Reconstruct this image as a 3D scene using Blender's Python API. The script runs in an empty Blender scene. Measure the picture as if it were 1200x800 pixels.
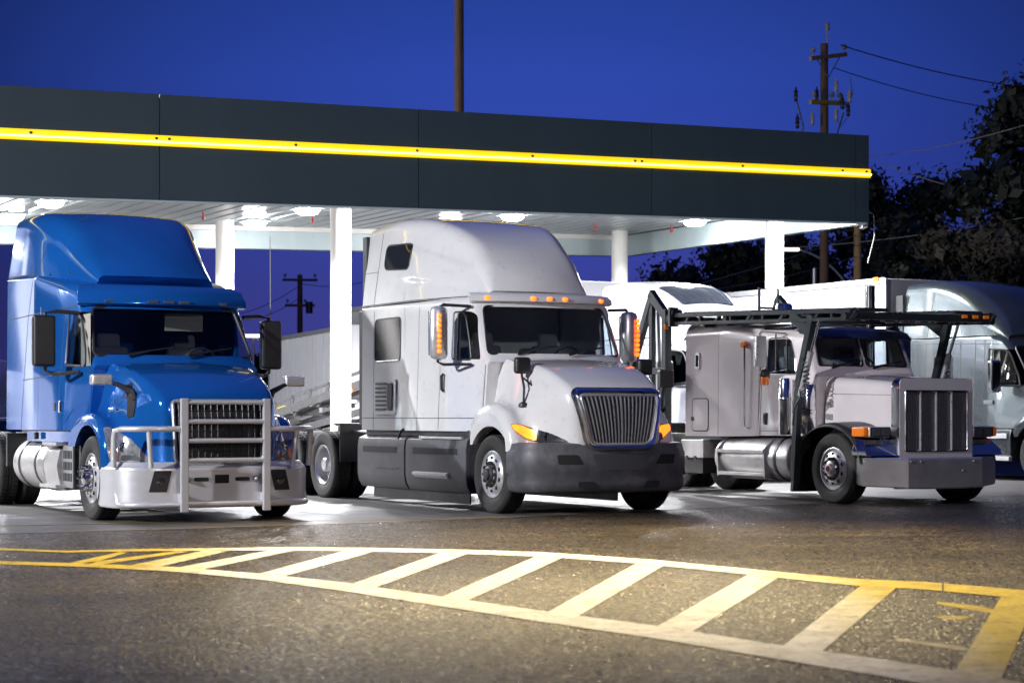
import bpy, bmesh, math, random
from mathutils import Vector, Matrix
import numpy as np
random.seed(7)
SC=bpy.context.scene; COL=SC.collection
R=math.radians; sin=math.sin; cos=math.cos; PI=math.pi
# ---------------- camera model: level camera at height H, horizon at photo row HY (1200x800 frame)
FPX,HY,H=2300.,488.,1.22
AL=R(28.5)
def gp(px,py,z=0.0):                       # photo pixel -> point on the level z
    Y=FPX*(H-z)/(py-HY); return Vector(((px-600)/FPX*Y,Y,z))
def at(px,py,Y):                           # photo pixel -> point at depth Y
    return Vector(((px-600)/FPX*Y,Y,H+(HY-py)/FPX*Y))
def uv(u,v,z=0):                           # lot axes: u along the canopy front, v away from the camera
    return Vector((cos(AL)*u-sin(AL)*v, sin(AL)*u+cos(AL)*v, z))
# ---------------- materials
M={}
def nd(nt,t,**k):
    n=nt.nodes.new(t)
    for a,b in k.items():
        if a in n.inputs.keys(): n.inputs[a].default_value=b
        else: setattr(n,a,b)
    return n
def pbr(name,col,rough=.5,metal=0.,coat=0.,var=0.,scale=4.,bump=0.,bscale=60.,rvar=0.,emis=None,es=0.,spec=.5,dirt=None,dscale=1.5,damt=.5,dlo=.5,dhi=.75,crough=.05,stretch=None):
    m=bpy.data.materials.new(name); m.use_nodes=True; nt=m.node_tree; L=nt.links.new
    b=nt.nodes['Principled BSDF']; b.inputs['Base Color'].default_value=(*col,1); b.inputs['Roughness'].default_value=rough
    b.inputs['Metallic'].default_value=metal; b.inputs['Coat Weight'].default_value=coat; b.inputs['Coat Roughness'].default_value=crough
    b.inputs['Specular IOR Level'].default_value=spec
    tc=nd(nt,'ShaderNodeTexCoord'); src=tc.outputs['Object']
    if stretch:
        mp=nd(nt,'ShaderNodeMapping'); mp.inputs['Scale'].default_value=stretch; L(src,mp.inputs[0]); src=mp.outputs[0]
    cur=None
    if var or rvar:
        n=nd(nt,'ShaderNodeTexNoise',Scale=scale,Detail=6.,Roughness=.65); L(src,n.inputs['Vector'])
        if var:
            r=nd(nt,'ShaderNodeMapRange'); r.inputs[1].default_value=.3; r.inputs[2].default_value=.7; r.inputs[3].default_value=1-var; r.inputs[4].default_value=1+var*.4
            L(n.outputs[0],r.inputs[0])
            mx=nd(nt,'ShaderNodeMix',data_type='RGBA',blend_type='MULTIPLY'); mx.inputs[0].default_value=1; mx.inputs[6].default_value=(*col,1)
            L(r.outputs[0],mx.inputs[7]); cur=mx.outputs[2]
        if rvar:
            r=nd(nt,'ShaderNodeMapRange'); r.inputs[1].default_value=.3; r.inputs[2].default_value=.7; r.inputs[3].default_value=max(.02,rough-rvar); r.inputs[4].default_value=rough+rvar
            L(n.outputs[0],r.inputs[0]); L(r.outputs[0],b.inputs['Roughness'])
    if dirt:
        n=nd(nt,'ShaderNodeTexNoise',Scale=dscale,Detail=8.,Roughness=.75); L(src,n.inputs['Vector'])
        r=nd(nt,'ShaderNodeMapRange'); r.inputs[1].default_value=dlo; r.inputs[2].default_value=dhi; r.inputs[3].default_value=0; r.inputs[4].default_value=damt
        L(n.outputs[0],r.inputs[0])
        mx=nd(nt,'ShaderNodeMix',data_type='RGBA'); L(r.outputs[0],mx.inputs[0]); mx.inputs[6].default_value=(*col,1); mx.inputs[7].default_value=(*dirt,1)
        if cur: L(cur,mx.inputs[6])
        cur=mx.outputs[2]
    if cur: L(cur,b.inputs['Base Color'])
    if bump:
        n=nd(nt,'ShaderNodeTexNoise',Scale=bscale,Detail=4.); L(src,n.inputs['Vector'])
        bp=nd(nt,'ShaderNodeBump',Strength=bump,Distance=.01); L(n.outputs[0],bp.inputs['Height']); L(bp.outputs[0],b.inputs['Normal'])
    if emis: b.inputs['Emission Color'].default_value=(*emis,1); b.inputs['Emission Strength'].default_value=es
    M[name]=m; return m
def glass(name,tint,thru):
    m=bpy.data.materials.new(name); m.use_nodes=True; nt=m.node_tree; nt.nodes.clear(); L=nt.links.new
    o=nd(nt,'ShaderNodeOutputMaterial'); t=nd(nt,'ShaderNodeBsdfTransparent'); t.inputs[0].default_value=(*[c*thru for c in tint],1)
    g=nd(nt,'ShaderNodeBsdfGlossy'); g.inputs['Roughness'].default_value=.02
    lw=nd(nt,'ShaderNodeLayerWeight'); pw=nd(nt,'ShaderNodeMath',operation='POWER'); L(lw.outputs['Facing'],pw.inputs[0]); pw.inputs[1].default_value=5; fr=nd(nt,'ShaderNodeMath',operation='MULTIPLY_ADD'); L(pw.outputs[0],fr.inputs[0]); fr.inputs[1].default_value=.94; fr.inputs[2].default_value=.05; lw.inputs[0].default_value=.5; mx=nd(nt,'ShaderNodeMixShader'); L(fr.outputs[0],mx.inputs[0]); L(t.outputs[0],mx.inputs[1]); L(g.outputs[0],mx.inputs[2]); L(mx.outputs[0],o.inputs[0])
    M[name]=m
pbr('white_paint',(.63,.63,.63),.2,0,1.,var=.05,scale=2.,dirt=(.25,.23,.21),dscale=7,damt=.5,dlo=.56,dhi=.82,bump=.03,bscale=2.5)
pbr('bumper_chrome',(.92,.90,.90),.15,.84,var=.2,scale=3,rvar=.06)
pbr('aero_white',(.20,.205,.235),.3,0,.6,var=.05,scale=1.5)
pbr('blue_paint',(.010,.125,.48),.11,.45,.65,spec=.15,var=.12,scale=1.3,bump=.16,bscale=1.5)
pbr('pearl_paint',(.80,.74,.75),.2,.1,1.,var=.06,scale=2,bump=.025,bscale=3)
pbr('silver_paint',(.11,.13,.14),.22,.8,1.,var=.08,scale=1.5)
pbr('navy_paint',(.02,.03,.07),.3,.2,1.)
pbr('grey_plastic',(.07,.072,.083),.5,var=.25,scale=6,bump=.1,bscale=90,dirt=(.2,.19,.18),dscale=3,damt=.4,rvar=.1)
pbr('black_plastic',(.018,.018,.02),.4,var=.2,bump=.05)
pbr('matte_black',(.008,.008,.009),.8)
pbr('chassis_black',(.02,.02,.022),.5,var=.4,scale=8,dirt=(.07,.06,.05),dscale=5,damt=.6)
pbr('rack_steel',(.022,.030,.036),.4,.3,var=.35,scale=6,dirt=(.10,.06,.035),dscale=7,damt=.6,dlo=.58,dhi=.7)
pbr('chrome',(.78,.78,.80),.12,1,rvar=.05,scale=5)
pbr('alloy',(.72,.72,.73),.32,.72,var=.10,scale=9,rvar=.08)
pbr('glass_dark',(.012,.014,.02),.06,0,0.,spec=.2)
pbr('white_box',(.6,.6,.62),.4,var=.06,scale=1.5)
pbr('bumper_alloy',(.70,.70,.73),.34,.5,var=.03,scale=5,rvar=.05,dirt=(.42,.40,.37),dscale=3,damt=.18,dlo=.58,dhi=.85,stretch=(1,1,3))
pbr('tank_alloy',(.62,.61,.61),.35,.8,var=.15,scale=5,rvar=.08,dirt=(.3,.27,.24),dscale=3,damt=.5)
pbr('rubber',(.016,.015,.015),.75,var=.35,scale=10,bump=.2,bscale=80,dirt=(.06,.05,.04),dscale=4,damt=.6)
pbr('grille_dark',(.012,.013,.016),.45)
pbr('mesh_grey',(.10,.105,.12),.4,.5)
pbr('screen_grey',(.22,.22,.27),.5,.3,var=.3,scale=12)
pbr('lens_clear',(.5,.5,.53),.16,.6,1.,var=.6,scale=16)
pbr('shell_paint',(.66,.65,.70),.3,.35,.6,var=.06)
pbr('lamp_glass',(.45,.47,.5),.08,.85,1.)
pbr('lamp_dark',(.10,.10,.115),.1,.6,1.,var=.5,scale=14)
pbr('amber_off',(.55,.13,.01),.15,0,1.)
pbr('amber_dim',(.8,.2,.01),.2,0,1.,emis=(1,.16,.005),es=.08)
pbr('amber_lit',(.9,.3,.02),.3,emis=(1,.08,.003),es=5)
pbr('amber_hot',(.9,.4,.05),.3,emis=(1,.15,.008),es=3.,var=.35,scale=22)
pbr('red_off',(.35,.02,.015),.3)
pbr('seat_cloth',(.26,.26,.28),.9,var=.2,scale=20)
pbr('dash',(.03,.03,.034),.6)
pbr('lining',(.35,.33,.29),.9)
pbr('seam',(.03,.03,.035),.7)
pbr('canopy_slate',(.034,.055,.070),.42,0,.15,var=.12,scale=.9,bump=.04,bscale=1.2,dirt=(.11,.14,.15),dscale=2.5,damt=.5,dlo=.66,dhi=.85,stretch=(1.5,1.5,.1))
pbr('canopy_white',(.42,.50,.51),.4,var=.1,scale=2,dirt=(.36,.42,.40),dscale=1.2,damt=.55,stretch=(1,1,.2))
pbr('soffit',(.40,.43,.44),.34,.5,var=.15,scale=2,rvar=.06)
pbr('pillar_paint',(.74,.72,.67),.5,var=.06,scale=3,dirt=(.45,.36,.25),dscale=2.2,damt=.4,dlo=.6,dhi=.85)
pbr('strip_yellow',(.85,.6,.02),.35,emis=(1.,.60,.0),es=1.0)
pbr('strip_core',(1,.9,.3),.4,emis=(1,.80,.12),es=6)
pbr('lamp_white',(1,1,1),.4,emis=(.95,.97,1.),es=180)
pbr('wood_pole',(.13,.075,.045),.85,var=.35,scale=9,bump=.3,bscale=30,stretch=(3,3,.3))
pbr('wood_arm',(.45,.28,.12),.85,var=.3,scale=9,bump=.2)
pbr('galv',(.42,.43,.45),.45,.7,var=.1)
pbr('insulator',(.35,.33,.32),.25)
pbr('wire',(.30,.29,.27),.5)
pbr('wire_dark',(.05,.05,.05),.5)
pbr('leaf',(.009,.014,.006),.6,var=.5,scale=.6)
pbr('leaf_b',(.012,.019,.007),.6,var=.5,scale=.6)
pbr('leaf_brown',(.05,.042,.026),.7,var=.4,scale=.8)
pbr('bark',(.07,.05,.035),.9,var=.4)
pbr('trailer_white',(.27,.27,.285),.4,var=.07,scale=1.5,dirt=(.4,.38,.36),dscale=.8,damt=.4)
pbr('rust_yellow',(.5,.36,.03),.5,var=.3)
pbr('plastic_blue',(.05,.12,.4),.3,0,.5)
pbr('sodium_lamp',(1,.9,.7),.4,emis=(1,.8,.5),es=2.5)
glass('glass_clear',(.8,.88,.92),.86)
glass('glass_tint',(.25,.28,.33),.25)
# ---------------- mesh builder
class MB:
    def __init__(s): s.v=[]; s.f=[]
    def add(s,vs,fs):
        o=len(s.v); s.v+=[tuple(p) for p in vs]; s.f+=[[i+o for i in f] for f in fs]; return s
    def box(s,x0,x1,y0,y1,z0,z1):
        return s.add([(x,y,z) for x in (x0,x1) for y in (y0,y1) for z in (z0,z1)],[(0,1,3,2),(4,6,7,5),(0,4,5,1),(2,3,7,6),(0,2,6,4),(1,5,7,3)])
    def beam(s,p0,p1,w,h,up=(0,0,1)):
        p0=Vector(p0);p1=Vector(p1);d=(p1-p0).normalized();up=Vector(up)
        if abs(d.dot(up))>.98: up=Vector((1,0,0))
        a=d.cross(up).normalized()*w/2; b=a.cross(d).normalized()*h/2
        q=[a+b,-a+b,-a-b,a-b]
        return s.add([p0+k for k in q]+[p1+k for k in q],[(0,1,2,3),(7,6,5,4)]+[(i,i+4,(i+1)%4+4,(i+1)%4) for i in range(4)])
    def tube(s,path,r,n=8,closed=False,caps=True):
        path=[Vector(p) for p in path]; k=len(path); o=len(s.v); prev=None
        for i,p in enumerate(path):
            if closed: d=path[(i+1)%k]-path[i-1]
            else: d=path[min(i+1,k-1)]-path[max(i-1,0)]
            d.normalize()
            if prev is None:
                a=d.cross(Vector((0,0,1)))
                if a.length<.05: a=d.cross(Vector((1,0,0)))
            else: a=prev-d*prev.dot(d)
            a.normalize(); prev=a; b=d.cross(a); rr=r[i] if isinstance(r,(list,tuple)) else r
            for j in range(n):
                t=2*PI*j/n; s.v.append(tuple(p+a*cos(t)*rr+b*sin(t)*rr))
        for i in range(k if closed else k-1):
            for j in range(n):
                s.f.append([o+i*n+j,o+((i+1)%k)*n+j,o+((i+1)%k)*n+(j+1)%n,o+i*n+(j+1)%n])
        if caps and not closed:
            s.f.append([o+j for j in range(n)][::-1]); s.f.append([o+(k-1)*n+j for j in range(n)])
        return s
    def cyl(s,p0,p1,r0,r1=None,n=20): return s.tube([p0,p1],[r0,r0 if r1 is None else r1],n)
    def lathe(s,prof,org=(0,0,0),axis='y',n=40,a0=0,a1=2*PI,sg=1):   # prof: (r, a) a along the axis
        o=len(s.v); full=abs(a1-a0-2*PI)<1e-6; m=n if full else n+1
        for r,a in prof:
            for j in range(m):
                t=a0+(a1-a0)*j/n; c,q=cos(t)*r,sin(t)*r
                p={'y':(c,a*sg,q),'z':(c,q,a*sg),'x':(a*sg,c,q)}[axis]
                s.v.append((p[0]+org[0],p[1]+org[1],p[2]+org[2]))
        for i in range(len(prof)-1):
            for j in range(n if full else n):
                j2=(j+1)%m
                s.f.append([o+i*m+j,o+i*m+j2,o+(i+1)*m+j2,o+(i+1)*m+j])
        return s
    def grid(s,fn,nu,nv):
        o=len(s.v)
        for i in range(nu+1):
            for j in range(nv+1): s.v.append(tuple(fn(i/nu,j/nv)))
        for i in range(nu):
            for j in range(nv):
                a=o+i*(nv+1)+j; s.f.append([a,a+nv+1,a+nv+2,a+1])
        return s
    def rings(s,rs,cap0=True,cap1=True):      # loft of closed rings
        o=len(s.v); n=len(rs[0])
        for r in rs: s.v+=[tuple(p) for p in r]
        for i in range(len(rs)-1):
            for j in range(n): s.f.append([o+i*n+j,o+(i+1)*n+j,o+(i+1)*n+(j+1)%n,o+i*n+(j+1)%n])
        if cap0: s.f.append([o+j for j in range(n)][::-1])
        if cap1: s.f.append([o+(len(rs)-1)*n+j for j in range(n)])
        return s
    def prism(s,poly,ax,a0,a1):               # poly 2D in the two axes other than ax
        def P(p,a): return {'x':(a,p[0],p[1]),'y':(p[0],a,p[1]),'z':(p[0],p[1],a)}[ax]
        return s.rings([[P(p,a0) for p in poly],[P(p,a1) for p in poly]])
    def sweep(s,sec,plan,ends=True):          # section (d,z) carried along a plan polyline, d along its left normal
        rs=[]; k=len(plan)
        for i,p in enumerate(plan):
            a=Vector(plan[max(i-1,0)]);b=Vector(plan[min(i+1,k-1)]); d=(b-a).normalized(); nrm=Vector((d.y,-d.x))
            sc=sec(i/(k-1)) if callable(sec) else sec
            rs.append([(p[0]+nrm.x*q,p[1]+nrm.y*q,z) for q,z in sc])
        return s.rings(rs,ends,ends)
    def build(s,name,mat,parent=None,smooth=38,bev=0,seg=2,loc=None,fix=True):
        me=bpy.data.meshes.new(name); bm=bmesh.new()
        vs=[bm.verts.new(p) for p in s.v]
        for f in s.f:
            try: bm.faces.new([vs[i] for i in f])
            except ValueError: pass
        if fix: bmesh.ops.recalc_face_normals(bm,faces=bm.faces[:])
        if bev:
            es=[e for e in bm.edges if len(e.link_faces)==2 and e.calc_face_angle(0)>R(35)]
            if es: bmesh.ops.bevel(bm,geom=es,offset=bev,segments=seg,affect='EDGES',profile=.5,clamp_overlap=True)
        bm.to_mesh(me); bm.free()
        o=link(name,me,mat,parent,smooth,loc)
        if bev and smooth:
            w=o.modifiers.new('wn','WEIGHTED_NORMAL'); w.keep_sharp=True; w.weight=80
        return o
def link(name,me,mat,parent=None,smooth=38,loc=None):
    o=bpy.data.objects.new(name,me); COL.objects.link(o)
    if isinstance(mat,str): mat=M[mat]
    me.materials.clear(); me.materials.append(mat)
    if smooth and len(me.polygons):
        me.polygons.foreach_set('use_smooth',[True]*len(me.polygons)); me.set_sharp_from_angle(angle=R(smooth))
    if parent is not None: o.parent=parent
    if loc: o.location=loc
    return o
def tag(o,label,cat,group=None,kind=None):
    if label: o['label']=label
    if cat: o['category']=cat
    if group: o['group']=group
    if kind: o['kind']=kind
    return o
def empty(name,loc,rz=0):
    o=bpy.data.objects.new(name,None); COL.objects.link(o); o.location=loc; o.rotation_euler=(0,0,rz); o.empty_display_size=.2; return o
def boolean(o,cutters):
    for c in cutters:
        m=o.modifiers.new('b','BOOLEAN'); m.object=c; m.operation='DIFFERENCE'; m.solver='EXACT'
    dg=bpy.context.evaluated_depsgraph_get(); me=bpy.data.meshes.new_from_object(o.evaluated_get(dg))
    old=o.data; o.modifiers.clear(); o.data=me; bpy.data.meshes.remove(old)
    for c in cutters:
        d=c.data; bpy.data.objects.remove(c); bpy.data.meshes.remove(d)
    me.polygons.foreach_set('use_smooth',[True]*len(me.polygons)); me.set_sharp_from_angle(angle=R(32))
def rpoly(poly,r,n=4):                       # polygon with rounded corners (r a number or a list)
    out=[]; k=len(poly)
    for i,p in enumerate(poly):
        rr=r[i] if isinstance(r,(list,tuple)) else r
        p=Vector(p);a=Vector(poly[i-1])-p;b=Vector(poly[(i+1)%k])-p
        rr=min(rr,a.length*.45,b.length*.45)
        if rr<=0: out.append(tuple(p)); continue
        A=p+a.normalized()*rr;B=p+b.normalized()*rr
        for j in range(n+1):
            t=j/n; out.append(tuple(A*(1-t)**2+p*2*t*(1-t)+B*t*t))
    return out
def clean(poly):
    out=[]
    for p in poly:
        if not out or (Vector(p)-Vector(out[-1])).length>1e-4: out.append(tuple(p))
    if (Vector(out[0])-Vector(out[-1])).length<1e-4: out.pop()
    return out
def patch(name,poly,fn,hint,mat,parent,off=.003,thick=.0,step=.08,smooth=45):
    """a piece of skin: a 2D outline laid on the surface fn(u,v), lifted off by `off`, with rims `thick` deep"""
    poly=clean(poly); bm=bmesh.new(); bm.faces.new([bm.verts.new((p[0],p[1],0)) for p in poly])
    us=[p[0] for p in poly]; ws=[p[1] for p in poly]
    for axn,lo,hi in (((1,0,0),min(us),max(us)),((0,1,0),min(ws),max(ws))):
        k=max(1,int((hi-lo)/step))
        for i in range(1,k):
            c=lo+(hi-lo)*i/k
            bmesh.ops.bisect_plane(bm,geom=bm.verts[:]+bm.edges[:]+bm.faces[:],plane_co=Vector(axn)*c,plane_no=Vector(axn))
    hint=Vector(hint); e=.004
    def P(u,v):
        p=Vector(fn(u,v)); n=(Vector(fn(u+e,v))-Vector(fn(u-e,v))).cross(Vector(fn(u,v+e))-Vector(fn(u,v-e)))
        if n.length<1e-12: n=hint.copy()
        n.normalize()
        if n.dot(hint)<0: n=-n
        return p,n
    bm.verts.index_update(); pts=[P(v.co.x,v.co.y) for v in bm.verts]
    mb=MB(); n0=len(pts); mb.v=[tuple(p+n*off) for p,n in pts]; mb.f=[[v.index for v in f.verts] for f in bm.faces]
    if thick:
        mb.v+=[tuple(p+n*(off-thick)) for p,n in pts]
        for ed in bm.edges:
            if len(ed.link_faces)==1:
                a,b=[v.index for v in ed.verts]; mb.f.append([a,b,b+n0,a+n0])
    bm.free()
    return mb.build(name,mat,parent,smooth)
def ribbon(mb,path,fn,hint,w=.010,off=.0025):   # a dark joint line lying on a surface
    hint=Vector(hint); e=.004; pts=[]
    path=[Vector(p) for p in path]; fine=[]
    for a,b in zip(path[:-1],path[1:]):
        k=max(1,int((b-a).length/.07)); fine+=[a.lerp(b,i/k) for i in range(k)]
    fine.append(path[-1]); o=len(mb.v)
    for i,p in enumerate(fine):
        d=(fine[min(i+1,len(fine)-1)]-fine[max(i-1,0)]).normalized(); q=Vector((-d.y,d.x))*w/2
        for s in (-1,1):
            u,v=p.x+q.x*s,p.y+q.y*s; P=Vector(fn(u,v)); n=(Vector(fn(u+e,v))-Vector(fn(u-e,v))).cross(Vector(fn(u,v+e))-Vector(fn(u,v-e)))
            n=n.normalized() if n.length>1e-12 else hint.copy()
            if n.dot(hint)<0: n=-n
            mb.v.append(tuple(P+n*off))
    for i in range(len(fine)-1): mb.f.append([o+2*i,o+2*i+1,o+2*i+3,o+2*i+2])
def sm(a,b,x):
    t=max(0,min(1,(x-a)/(b-a))); return t*t*(3-2*t)
def interp(tab,x):
    if x<=tab[0][0]: return tab[0][1:]
    if x>=tab[-1][0]: return tab[-1][1:]
    for a,b in zip(tab[:-1],tab[1:]):
        if a[0]<=x<=b[0]:
            t=(x-a[0])/(b[0]-a[0]); return tuple(p+(q-p)*t for p,q in zip(a[1:],b[1:]))
def spline(pts,n):                             # Catmull-Rom through 2D points
    pts=[np.array(p,float) for p in pts]; P=[2*pts[0]-pts[1]]+pts+[2*pts[-1]-pts[-2]]; out=[]
    L=[0]
    for a,b in zip(pts[:-1],pts[1:]): L.append(L[-1]+np.linalg.norm(b-a))
    for i in range(n+1):
        s=L[-1]*i/n; k=0
        while k<len(pts)-2 and s>L[k+1]: k+=1
        t=(s-L[k])/(L[k+1]-L[k]); a,b,c,d=P[k:k+4]
        out.append(tuple(.5*(2*b+(c-a)*t+(2*a-5*b+4*c-d)*t*t+(3*b-a-3*c+d)*t**3)))
    return out
class Body:
    """lofted shell along x.  stations: x, z0, z1, half width low, half width high, corner radius, crown"""
    def __init__(s,st,sweep=None,smooth=False):
        s.st=st; s.sw=sweep or (lambda x:0.)
        s.smooth=smooth; s.ridge=None; s.ns=10
    def par(s,x):
        if not s.smooth: return interp(s.st,x)
        if not hasattr(s,'tab'):
            xs=[q[0] for q in s.st]; s.tab=[]
            for i in range(len(xs)-1):
                for k in range(8):
                    t=k/8; a,b=s.st[i],s.st[i+1]; p=s.st[i-1] if i>0 else a; n=s.st[i+2] if i+2<len(xs) else b
                    row=[a[0]+(b[0]-a[0])*t]
                    for c in range(1,len(a)):
                        h=b[0]-a[0]
                        m0=(b[c]-p[c])/(b[0]-p[0]) if b[0]!=p[0] else 0; m1=(n[c]-a[c])/(n[0]-a[0])
                        t2,t3=t*t,t**3
                        row.append((2*t3-3*t2+1)*a[c]+(t3-2*t2+t)*h*m0+(-2*t3+3*t2)*b[c]+(t3-t2)*h*m1)
                    s.tab.append(tuple(row))
            s.tab.append(tuple(s.st[-1]))
        return interp(s.tab,x)
    def ys(s,x,z):
        z0,z1,wb,wt,r,cr=s.par(x); t=max(0,min(1,(z-z0)/(z1-z0))); y=wb+(wt-wb)*t
        if z>z1-r: q=min(r,z-(z1-r)); y=y-r+math.sqrt(max(0,r*r-q*q))
        if s.ridge: y+=s.ridge(x,z)
        return y
    def side(s,sg):
        def fn(x,z):
            y=s.ys(x,z); return (x-s.sw(x)*y*y,sg*y,z)
        return fn
    def top(s):
        def fn(x,y):
            z0,z1,wb,wt,r,cr=s.par(x); a=abs(y); w=max(wt,.01)
            z=z1+cr*(1-(a/w)**2)
            if a>wt-r: q=min(r,a-(wt-r)); z-=r-math.sqrt(max(0,r*r-q*q))
            return (x-s.sw(x)*y*y,y,z)
        return fn
    def ring(s,x,ns=10,nc=8,nt=8,inset=0):
        z0,z1,wb,wt,r,cr=s.par(x); half=[]
        for i in range(ns+1):
            z=z0+(z1-r-z0)*i/ns; half.append((s.ys(x,z),z))
        yc=s.ys(x,z1-r)-r
        for i in range(1,nc+1):
            t=PI/2*i/nc; half.append((yc+r*cos(t),z1-r+r*sin(t)))
        zt=half[-1][1]; out=[]
        for i in range(1,nt+1):
            y=yc*(1-i/nt); half.append((y,zt+cr*(1-(y/max(yc,.01))**2)))
        pts=[(y,z) for y,z in half]; full=pts+[(-y,z) for y,z in pts[-2::-1]]
        res=[]
        for y,z in full:
            if inset:
                y*= (1-inset/1.1); z=z-inset if z>(z0+z1)/2 else z+inset
            res.append((x-s.sw(x)*y*y,y,z))
        return res
    def mesh(s,xs=None,inset=0,step=.07,x0=None,x1=None):
        a=s.st[0][0] if x0 is None else x0; b=s.st[-1][0] if x1 is None else x1
        xs=[q[0] for q in s.st if a<=q[0]<=b]+[a,b]; xs=sorted(set(xs)); fine=[]
        for p,q in zip(xs[:-1],xs[1:]):
            k=max(1,int((q-p)/step)); fine+=[p+(q-p)*i/k for i in range(k)]
        fine.append(xs[-1])
        return MB().rings([s.ring(x,ns=s.ns,inset=inset) for x in fine])
def superplan(W,xr,xf,p,q,n=40,t0=-PI/2,t1=PI/2):
    out=[]
    for i in range(n+1):
        t=t0+(t1-t0)*i/n; sn,cs=sin(t),max(0,cos(t))
        out.append((xr+(xf-xr)*cs**q, W*math.copysign(abs(sn)**p,sn)))
    return out
# ---------------- shared truck parts
CACHE={}
def shared(key,name,mat,parent,maker,loc=None,rot=0,smooth=38,bev=0):
    if key in CACHE:
        o=bpy.data.objects.new(name,CACHE[key]); COL.objects.link(o); o.parent=parent
    else:
        o=maker().build(name,mat,parent,smooth,bev); CACHE[key]=o.data
    if loc: o.location=loc
    if rot: o.rotation_euler=(0,0,rot)
    return o
def tyre_mb(w=.29,r=.5):
    p=[(.288,.05),(.30,.03),(.34,.012),(.40,.0),(.445,.006),(.455,.004),(.475,.012),(r-.012,.022),(r,.04)]
    g=[]
    for k in range(1,5):
        a=.04+(w-.08)*k/5; g+=[(r,a-.008),(r-.014,a-.006),(r-.014,a+.006),(r,a+.008)]
    q=[(rr,w-a) for rr,a in p[::-1]]
    return MB().lathe(p+g+q,n=56)
def lug_tread(mb,w=.29,r=.5):
    for k in range(46):
        t=2*PI*k/46
        for a in (.035,w-.10):
            c=Vector((cos(t)*(r-.002),a+.035,sin(t)*(r-.002))); d=Vector((-sin(t),0,cos(t))); n=Vector((cos(t),0,sin(t)))
            mb.beam(c-Vector((0,.035,0)),c+Vector((0,.035,0)),.036,.014,up=n)
    return mb
def steer_rim():
    mb=MB().lathe([(.30,.035),(.298,.022),(.288,.02),(.282,.034),(.272,.05),(.262,.05),(.25,.035),(.225,.018),(.19,.008),(.165,.0),(.15,-.006),(.118,-.008),(.112,-.02)],n=60)
    return mb
def holes(mb,rr,a,rad,n=10,dep=.004):
    for k in range(n):
        t=2*PI*(k+.5)/n; c=Vector((cos(t)*rr,a,sin(t)*rr)); e1=Vector((cos(t),0,sin(t)));e2=Vector((-sin(t),0,cos(t))); m=14
        ring=[c+e1*rad*.8*cos(2*PI*j/m)+e2*rad*1.15*sin(2*PI*j/m) for j in range(m)]
        mb.rings([[p+Vector((0,.02,0)) for p in ring],ring],False,True)
    return mb
def nuts(mb,rr,a,h,r=.019,n=10):
    mb.lathe([(rr-.026,a+.004),(rr-.024,a-.004),(rr+.024,a-.004),(rr+.026,a+.004)],n=40)
    for k in range(n):
        t=2*PI*k/n; c=Vector((cos(t)*rr,a,sin(t)*rr)); mb.tube([c,c+Vector((0,-h*.6,0)),c+Vector((0,-h,0))],[r,r,r*.45],8)
    return mb
def steer_wheel(root,x,side,style,z=.492,steer=0):
    rot=0 if side<0 else PI
    t=shared('tyre','wheel','rubber',root,tyre_mb,(x,1.22*side,z),rot+R(steer))
    shared('srim','rim','alloy',t,steer_rim)
    shared('sholes','hand_hole_ring','matte_black',t,lambda:holes(MB(),.208,.0085,.026))
    if style=='spike':
        shared('nspike','bolt_circle','chrome',t,lambda:nuts(MB(),.143,-.004,.105,.02))
        shared('hubs','hub','chrome',t,lambda:MB().lathe([(.11,0),(.108,-.03),(.09,-.075),(.04,-.09),(0,-.092)],n=24))
    else:
        shared('nstd','bolt_circle','chassis_black' if style=='dark' else 'chrome',t,lambda:nuts(MB(),.143,-.004,.045,.021))
        shared('hubd'+style,'hub','chassis_black' if style=='dark' else 'alloy',t,lambda:MB().lathe([(.112,0),(.108,-.035),(.075,-.05),(.07,-.075),(.03,-.082),(0,-.083)],n=24))
        if style=='std': shared('hubcap','hub_cap','red_off',t,lambda:MB().lathe([(.045,-.078),(.04,-.086),(0,-.088)],n=16))
    return t
def drive_mb():
    mb=tyre_mb(.28,.505); lug_tread(mb,.28,.505)
    n=len(mb.v); mb2=tyre_mb(.28,.505); mb.add([(x,y+.32,z) for x,y,z in mb2.v],mb2.f)
    return mb
def drive_rim():
    return MB().lathe([(.30,.04),(.30,.018),(.288,.016),(.28,.03),(.262,.05),(.256,.14),(.243,.17),(.225,.178),(.17,.176),(.16,.168),(.115,.166),(.105,.05),(.085,.03),(0,.028)],n=56)
def drive_wheel(root,x,side,z=.497):
    t=shared('dtyre','wheel','rubber',root,drive_mb,(x,1.22*side,z),0 if side<0 else PI)
    shared('drim','rim','alloy',t,drive_rim)
    shared('dholes','hand_hole_ring','matte_black',t,lambda:holes(MB(),.2,.1755,.024))
    shared('dnuts','bolt_circle','chrome',t,lambda:nuts(MB(),.138,.168,.04,.018))
    return t
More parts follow.
